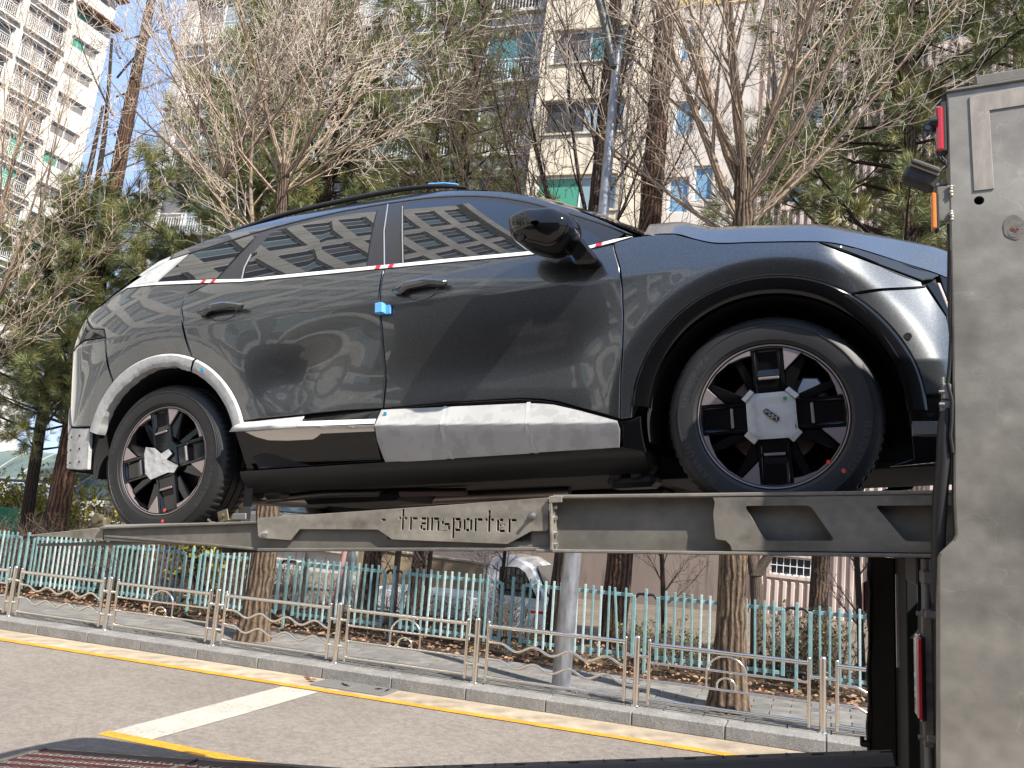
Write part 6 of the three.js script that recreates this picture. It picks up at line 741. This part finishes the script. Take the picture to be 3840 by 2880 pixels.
function pine(label, { base, top, r0, h0, h1, len, seed, dens = 1, droop = 0.0, bark = M.barkP, xb = 0, tufts = 1 }) {
  const t = thing('pine_tree', label, 'tree'), r = rng(seed), dir = top.clone().sub(base), H = dir.length(); const at = (k) => base.clone().lerp(top, k).add(V(Math.sin(k * 5 + seed) * 0.10, 0, Math.cos(k * 4 + seed) * 0.08));
  child(trunkGeo([at(0), at(0.2), at(0.4), at(0.6), at(0.8), at(1)], [[0, r0 * 1.1], [0.3, r0 * 0.85], [0.7, r0 * 0.6], [1, r0 * 0.25]], 26, 0.10, seed), 'trunk', bark, t);
  const big = [], tf = [];
  for (let y = h0; y < h1; y += 0.42 / dens) {
    const k = (y - base.y) / (top.y - base.y), n = 3 + Math.floor(r() * 3), a0 = r() * 6.28;
    for (let i = 0; i < n; i++) {
      const a = a0 + i / n * 6.28 + (r() - 0.5) * 0.6, L = len * (1 - 0.62 * (y - h0) / (h1 - h0 + 0.01)) * (0.6 + 0.6 * r()), d = V(Math.cos(a) + xb, 0.22 - droop + (r() - 0.5) * 0.3, Math.sin(a)).normalize(), p = at(k), pts = [p.clone()], rs = [0.012 + L * 0.011], m = 7;
      for (let q = 0; q < m; q++) { d.y += 0.045; d.x += (r() - 0.5) * 0.16; d.z += (r() - 0.5) * 0.16; d.normalize(); p.addScaledVector(d, L / m); pts.push(p.clone()); rs.push(Math.max(0.005, rs[0] * (1 - (q + 1) / (m + 0.5)))); }
      big.push(tubeGeo(pts, rs, 5, false));
      const S = Math.round(L * 9.0 * tufts); for (let s = 0; s < S; s++) { const f = lerp(0.28, 1, (s + r()) / S) * m, j = Math.min(m - 1, Math.floor(f)), o = pts[j].clone().lerp(pts[j + 1], f - j), ax = pts[j + 1].clone().sub(pts[j]).normalize(), sd = V(r() - 0.5, (r() - 0.45) * 0.7, r() - 0.5).cross(ax).cross(ax).normalize(); const e = ax.clone().multiplyScalar(0.6).addScaledVector(sd, 1).normalize(), l2 = (0.16 + r() * 0.42) * (1.15 - f / m * 0.6); const e1 = o.clone().addScaledVector(e, l2 * 0.6), e2 = e1.clone().addScaledVector(e.clone().add(V(0, 0.35, 0)).normalize(), l2 * 0.4); big.push(tubeGeo([o, e1, e2], [0.006, 0.005, 0.003], 3, false)); for (const [g, q, w] of [[o.clone().lerp(e1, 0.75), e, 1], [e1, e, 1], [e2, e.clone().add(V(0, 0.3, 0)).normalize(), 1.1]]) tf.push([g, q, w]); }
      tf.push([pts[m], d.clone(), 1.2]);
    }
  }
  child(mergeGeometries(big), 'branches', M.barkD, t);
  const I = new THREE.InstancedMesh(TUFT[seed % 2], M.needle, tf.length), c = new THREE.Color(), up = V(0, 1, 0); tf.forEach(([p, d, w], i) => { const q = new THREE.Quaternion().setFromUnitVectors(up, d), s = w * (0.75 + r() * 0.55); I.setMatrixAt(i, _m.compose(p, q.multiply(_q.setFromAxisAngle(up, r() * 6.28)), V(s, s, s))); const k = 0.65 + r() * 0.75, y = r(); I.setColorAt(i, c.setRGB(k * (0.85 + y * 0.45), k, k * (0.75 + (1 - y) * 0.4))); }); I.name = 'needles'; I.userData.kind = 'stuff'; I.castShadow = I.receiveShadow = true; t.add(I); return t;
}
const lean = (x, z, h, dx = 0) => V(x + h * 0.034 + dx, h, z - h * 0.0395);
pine('tall pine with a reddish trunk at the left, leaning right against the blue sky', { base: V(-15.95, -0.4, -13.5), top: V(-15.2, 16, -13.6), r0: 0.24, h0: 3.6, h1: 9.0, len: 2.8, seed: 71, dens: 1.35, bark: M.barkR, tufts: 1.4 });
{ const t = thing('bare_trunk_tree', 'upper bare twigs and twin stems beside the leaning left trunk', 'tree'), r = rng(75), big = [], small = []; child(trunkGeo([V(-15.75, 6.8, -13.42), V(-15.95, 8.3, -13.4), V(-15.85, 10.5, -13.3), V(-16.1, 13, -13.3)], [[0, 0.09], [0.5, 0.06], [1, 0.03]], 12, 0.08, 77), 'trunk', M.barkD, t); for (let i = 0; i < 12; i++) limb(big, small, r, V(-15.6 - r() * 0.3, 7.5 + i * 0.5, -13.4), V((r() - 0.5) * 2, 0.6, (r() - 0.5) * 1.6).normalize(), 2.4, 0.028, 1, { ...GK, kids: [10, 8, 5] }); child(mergeGeometries(big), 'limbs', M.twigD, t).userData.kind = 'stuff'; child(mergeGeometries(small), 'twigs', M.twigD, t).userData.kind = 'stuff'; }
pine('slender pine at the far left whose dark trunk stands left of the reddish one', { base: V(-16.1, -0.4, -13), top: V(-15.7, 11, -13), r0: 0.135, h0: 3.0, h1: 8.6, len: 2.4, seed: 72, bark: M.barkD, tufts: 1.3 });
pine('bushy pine behind the left street tree and the rear of the car', { base: V(-12.9, -0.4, -14.6), top: lean(-12.9, -14.6, 15), r0: 0.17, h0: 4.6, h1: 14.6, len: 3.3, seed: 73, dens: 1.3, tufts: 1.3 });
pine('pine just left of the forked trunk behind the car roof', { base: V(-10.9, -0.4, -14.4), top: lean(-10.9, -14.4, 15.5), r0: 0.20, h0: 5.6, h1: 15, len: 2.9, seed: 74, dens: 1.2, tufts: 1.25 });
pine('pine with a mossy trunk above the rear door of the car', { base: V(-8.65, -0.4, -15), top: lean(-8.65, -15, 15.5), r0: 0.18, h0: 6.2, h1: 15, len: 2.4, seed: 79, dens: 1.0, tufts: 0.85 });
pine('thin pine in front of the balconies above the front door of the car', { base: V(-7.3, -0.4, -14.2), top: lean(-7.3, -14.2, 14.5), r0: 0.13, h0: 6.2, h1: 14, len: 2.2, seed: 76, dens: 0.85, tufts: 0.7 });
pine('large pine at the upper right with dark boughs beside the work lamp', { base: V(1.0, -0.4, -13), top: lean(1.0, -13, 15), r0: 0.22, h0: 5.6, h1: 14.6, len: 3.0, seed: 83, dens: 1.05, tufts: 1.0 });
pine('pine behind the right street tree in front of the ribbed wall', { base: V(-0.2, -0.4, -16), top: lean(-0.2, -16, 14), r0: 0.16, h0: 6.4, h1: 13.5, len: 2.6, seed: 82, tufts: 0.75 });
pine('pine at the top right corner behind the tall steel panel', { base: V(3.4, -0.4, -14.5), top: lean(3.4, -14.5, 16), r0: 0.2, h0: 6.2, h1: 15.5, len: 3.2, seed: 85, dens: 1.1, tufts: 1.1 });
// ---- small trees and shrubs behind the fence
const SH = { kr: 0.6, wob: 0.34, up: 0.05, min: 0.0032, depth: 3, kids: [9, 6, 3], ref: [1.4, 0.7, 0.3], ang: [0.6, 0.7, 0.8], ratio: [0.5, 0.5, 0.5] };
{ const t = thing('forked_small_tree', 'small smooth barked forked tree in front of the pink ribbed wall', 'tree'); const b = new B(); b.add(trunkGeo([V(-0.92, -0.3, -13.5), V(-0.95, 1.0, -13.5), V(-0.98, 1.65, -13.5)], [[0, 0.13], [0.6, 0.10], [1, 0.09]], 18, 0.04, 91)); b.add(trunkGeo([V(-0.98, 1.55, -13.5), V(-1.1, 2.1, -13.5), V(-1.22, 3.2, -13.5)], [[0, 0.075], [1, 0.05]], 14, 0.04, 92)); b.add(trunkGeo([V(-0.98, 1.55, -13.5), V(-0.72, 2.0, -13.5), V(-0.35, 2.9, -13.5), V(-0.2, 4, -13.5)], [[0, 0.08], [1, 0.045]], 14, 0.04, 93)); b.build('trunk', mat({ color: [0.16, 0.13, 0.11], map: withRep(T.bark, 2, 2), roughness: 0.9 }), t); const r = rng(95), big = [], small = []; for (let i = 0; i < 6; i++) limb(big, small, r, V(-0.7 + (r() - 0.5) * 0.6, 2.6 + r(), -13.5), V((r() - 0.5) * 2, 0.9, (r() - 0.5)).normalize(), 1.8, 0.03, 1, GK); child(mergeGeometries(big), 'limbs', M.twigD, t).userData.kind = 'stuff'; child(mergeGeometries(small), 'twigs', M.twigD, t).userData.kind = 'stuff'; }
function stemTree(label, x, z, h, r0, seed, dx = 0) { const t = thing('young_tree', label, 'tree'), r = rng(seed), big = [], small = []; child(trunkGeo([V(x, -0.4, z), V(x + dx * 0.4, h * 0.5, z), V(x + dx, h, z)], [[0, r0], [1, r0 * 0.6]], 12, 0.10, seed), 'trunk', M.barkD, t); for (let i = 0; i < 9; i++) limb(big, small, r, V(x + dx * (0.3 + i * 0.07), h * (0.35 + i * 0.07), z), V((r() - 0.5) * 2, 0.7, (r() - 0.5)).normalize(), 0.9, 0.014, 1, SH); child(mergeGeometries(big), 'limbs', M.twigD, t).userData.kind = 'stuff'; child(mergeGeometries(small), 'twigs', M.twigD, t).userData.kind = 'stuff'; return t; }
stemTree('young crooked tree in front of the right end of the ribbed wall', 0.55, -13.6, 2.6, 0.06, 101, -0.12);
stemTree('thin dark tree left of the white pickup', -6.75, -13.8, 2.4, 0.055, 103, 0.05);
stemTree('dark young tree with a forked top in front of the beige yard wall', -8.0, -14.2, 2.6, 0.06, 104, -0.08); stemTree('dark young tree left of the pickup bed', -7.25, -13.5, 2.7, 0.07, 105, 0.05); stemTree('slim tree crossing the cab of the white pickup', -5.25, -13.6, 2.5, 0.045, 106, 0.1); stemTree('brown young tree against the dark wall right of the lamp post', -2.35, -13.6, 2.7, 0.05, 107, -0.2); stemTree('young tree with a bent stem behind the teal fence below the rear wheel', -10.9, -13.4, 2.4, 0.06, 108, 0.2);
function shrub(name, label, x0, x1, z, h, n, seed, m, leaves) {
  const t = thing(name, label, 'shrub'), r = rng(seed), big = [], small = [], lf = []; for (let i = 0; i < n; i++) { const p = V(lerp(x0, x1, r()), 0.1, z + (r() - 0.5) * 0.9); limb(big, small, r, p, V((r() - 0.5) * 0.9, 1, (r() - 0.5) * 0.9).normalize(), h * (0.6 + r() * 0.6), 0.010, 1, SH); }
  child(mergeGeometries(big.concat(small)), 'stems', m, t).userData.kind = 'stuff';
  if (leaves) { const g = new THREE.BufferGeometry(); g.setAttribute('position', new THREE.Float32BufferAttribute([0, 0, 0, 0.5, 0.5, 0.12, 0, 1.3, 0, 0, 0, 0, 0, 1.3, 0, -0.5, 0.5, 0.12], 3)); g.computeVertexNormals(); const N = leaves.n, I = new THREE.InstancedMesh(prep(g), leaves.m, N), c = new THREE.Color(); const src = big.concat(small); for (let i = 0; i < N; i++) { const q = src[Math.floor(r() * src.length)].attributes.position, k = Math.floor(r() * q.count), s = leaves.s * (0.6 + r() * 0.8); I.setMatrixAt(i, _m.compose(V(q.getX(k) + (r() - 0.5) * 0.08, q.getY(k) + (r() - 0.5) * 0.08, q.getZ(k) + (r() - 0.5) * 0.08), _q.setFromEuler(_e.set(r() * 6, r() * 6, r() * 6)), V(s, s, s))); const b = 0.5 + r() * 0.8; I.setColorAt(i, c.setRGB(b * (0.8 + r() * 0.4), b, b * 0.9)); } I.name = 'leaves'; I.userData.kind = 'stuff'; I.castShadow = true; t.add(I); }
  return t;
}
shrub('flowering_shrub', 'yellow green leafy shrub at the far left behind the two trunks', -20.5, -17.2, -15.2, 2.0, 90, 111, M.twigD, { m: M.leafY, n: 7000, s: 0.075 });
shrub('flowering_shrub', 'yellow green leafy shrub between the reddish trunk and the rear wheel', -15.6, -11.8, -14.9, 1.8, 100, 112, M.twigD, { m: M.leafY, n: 7000, s: 0.07 });
shrub('bare_shrub', 'bare brown hedge twigs behind the left part of the teal fence', -17, -11.8, -12.7, 1.25, 130, 113, M.twigD);
shrub('bare_shrub', 'bare brown hedge twigs behind the fence below the name plate', -10.9, -6.6, -12.8, 0.85, 80, 114, M.twigD);
shrub('bare_shrub', 'bare brown hedge twigs with tiny leaves in front of the white pickup', -6.3, -4.4, -12.9, 0.75, 50, 115, M.twigD, { m: M.leafG, n: 400, s: 0.035 });
shrub('green_shrub', 'low green brown bush behind the fence between the right trunk and the rear column', -0.75, 0.35, -12.9, 0.85, 50, 116, M.twigD, { m: M.leafG, n: 1500, s: 0.04 });
shrub('green_shrub', 'low green brown bush left of the right street tree trunk', -2.9, -1.3, -12.9, 0.6, 40, 117, M.twigD, { m: M.leafG, n: 700, s: 0.04 });
{ const r = rng(121), N = 2600, g = new THREE.BufferGeometry(); g.setAttribute('position', new THREE.Float32BufferAttribute([-0.06, 0, 0, 0.06, 0, 0, 0.3, 1, 0.1], 3)); g.computeVertexNormals(); const I = new THREE.InstancedMesh(prep(g), M.leafG, N); for (let i = 0; i < N; i++) { const s = 0.05 + r() * 0.12; I.setMatrixAt(i, _m.compose(V(-17 + r() * 18, 0.13, -11.9 - r() * 2.6), _q.setFromEuler(_e.set((r() - 0.5), r() * 6, (r() - 0.5))), V(s, s, s))); } I.name = 'verge_grass'; I.userData = { kind: 'stuff', label: 'sparse dull green grass tufts on the soil behind the teal fence', category: 'grass' }; scene.add(I); }
renderer.render(scene, camera);
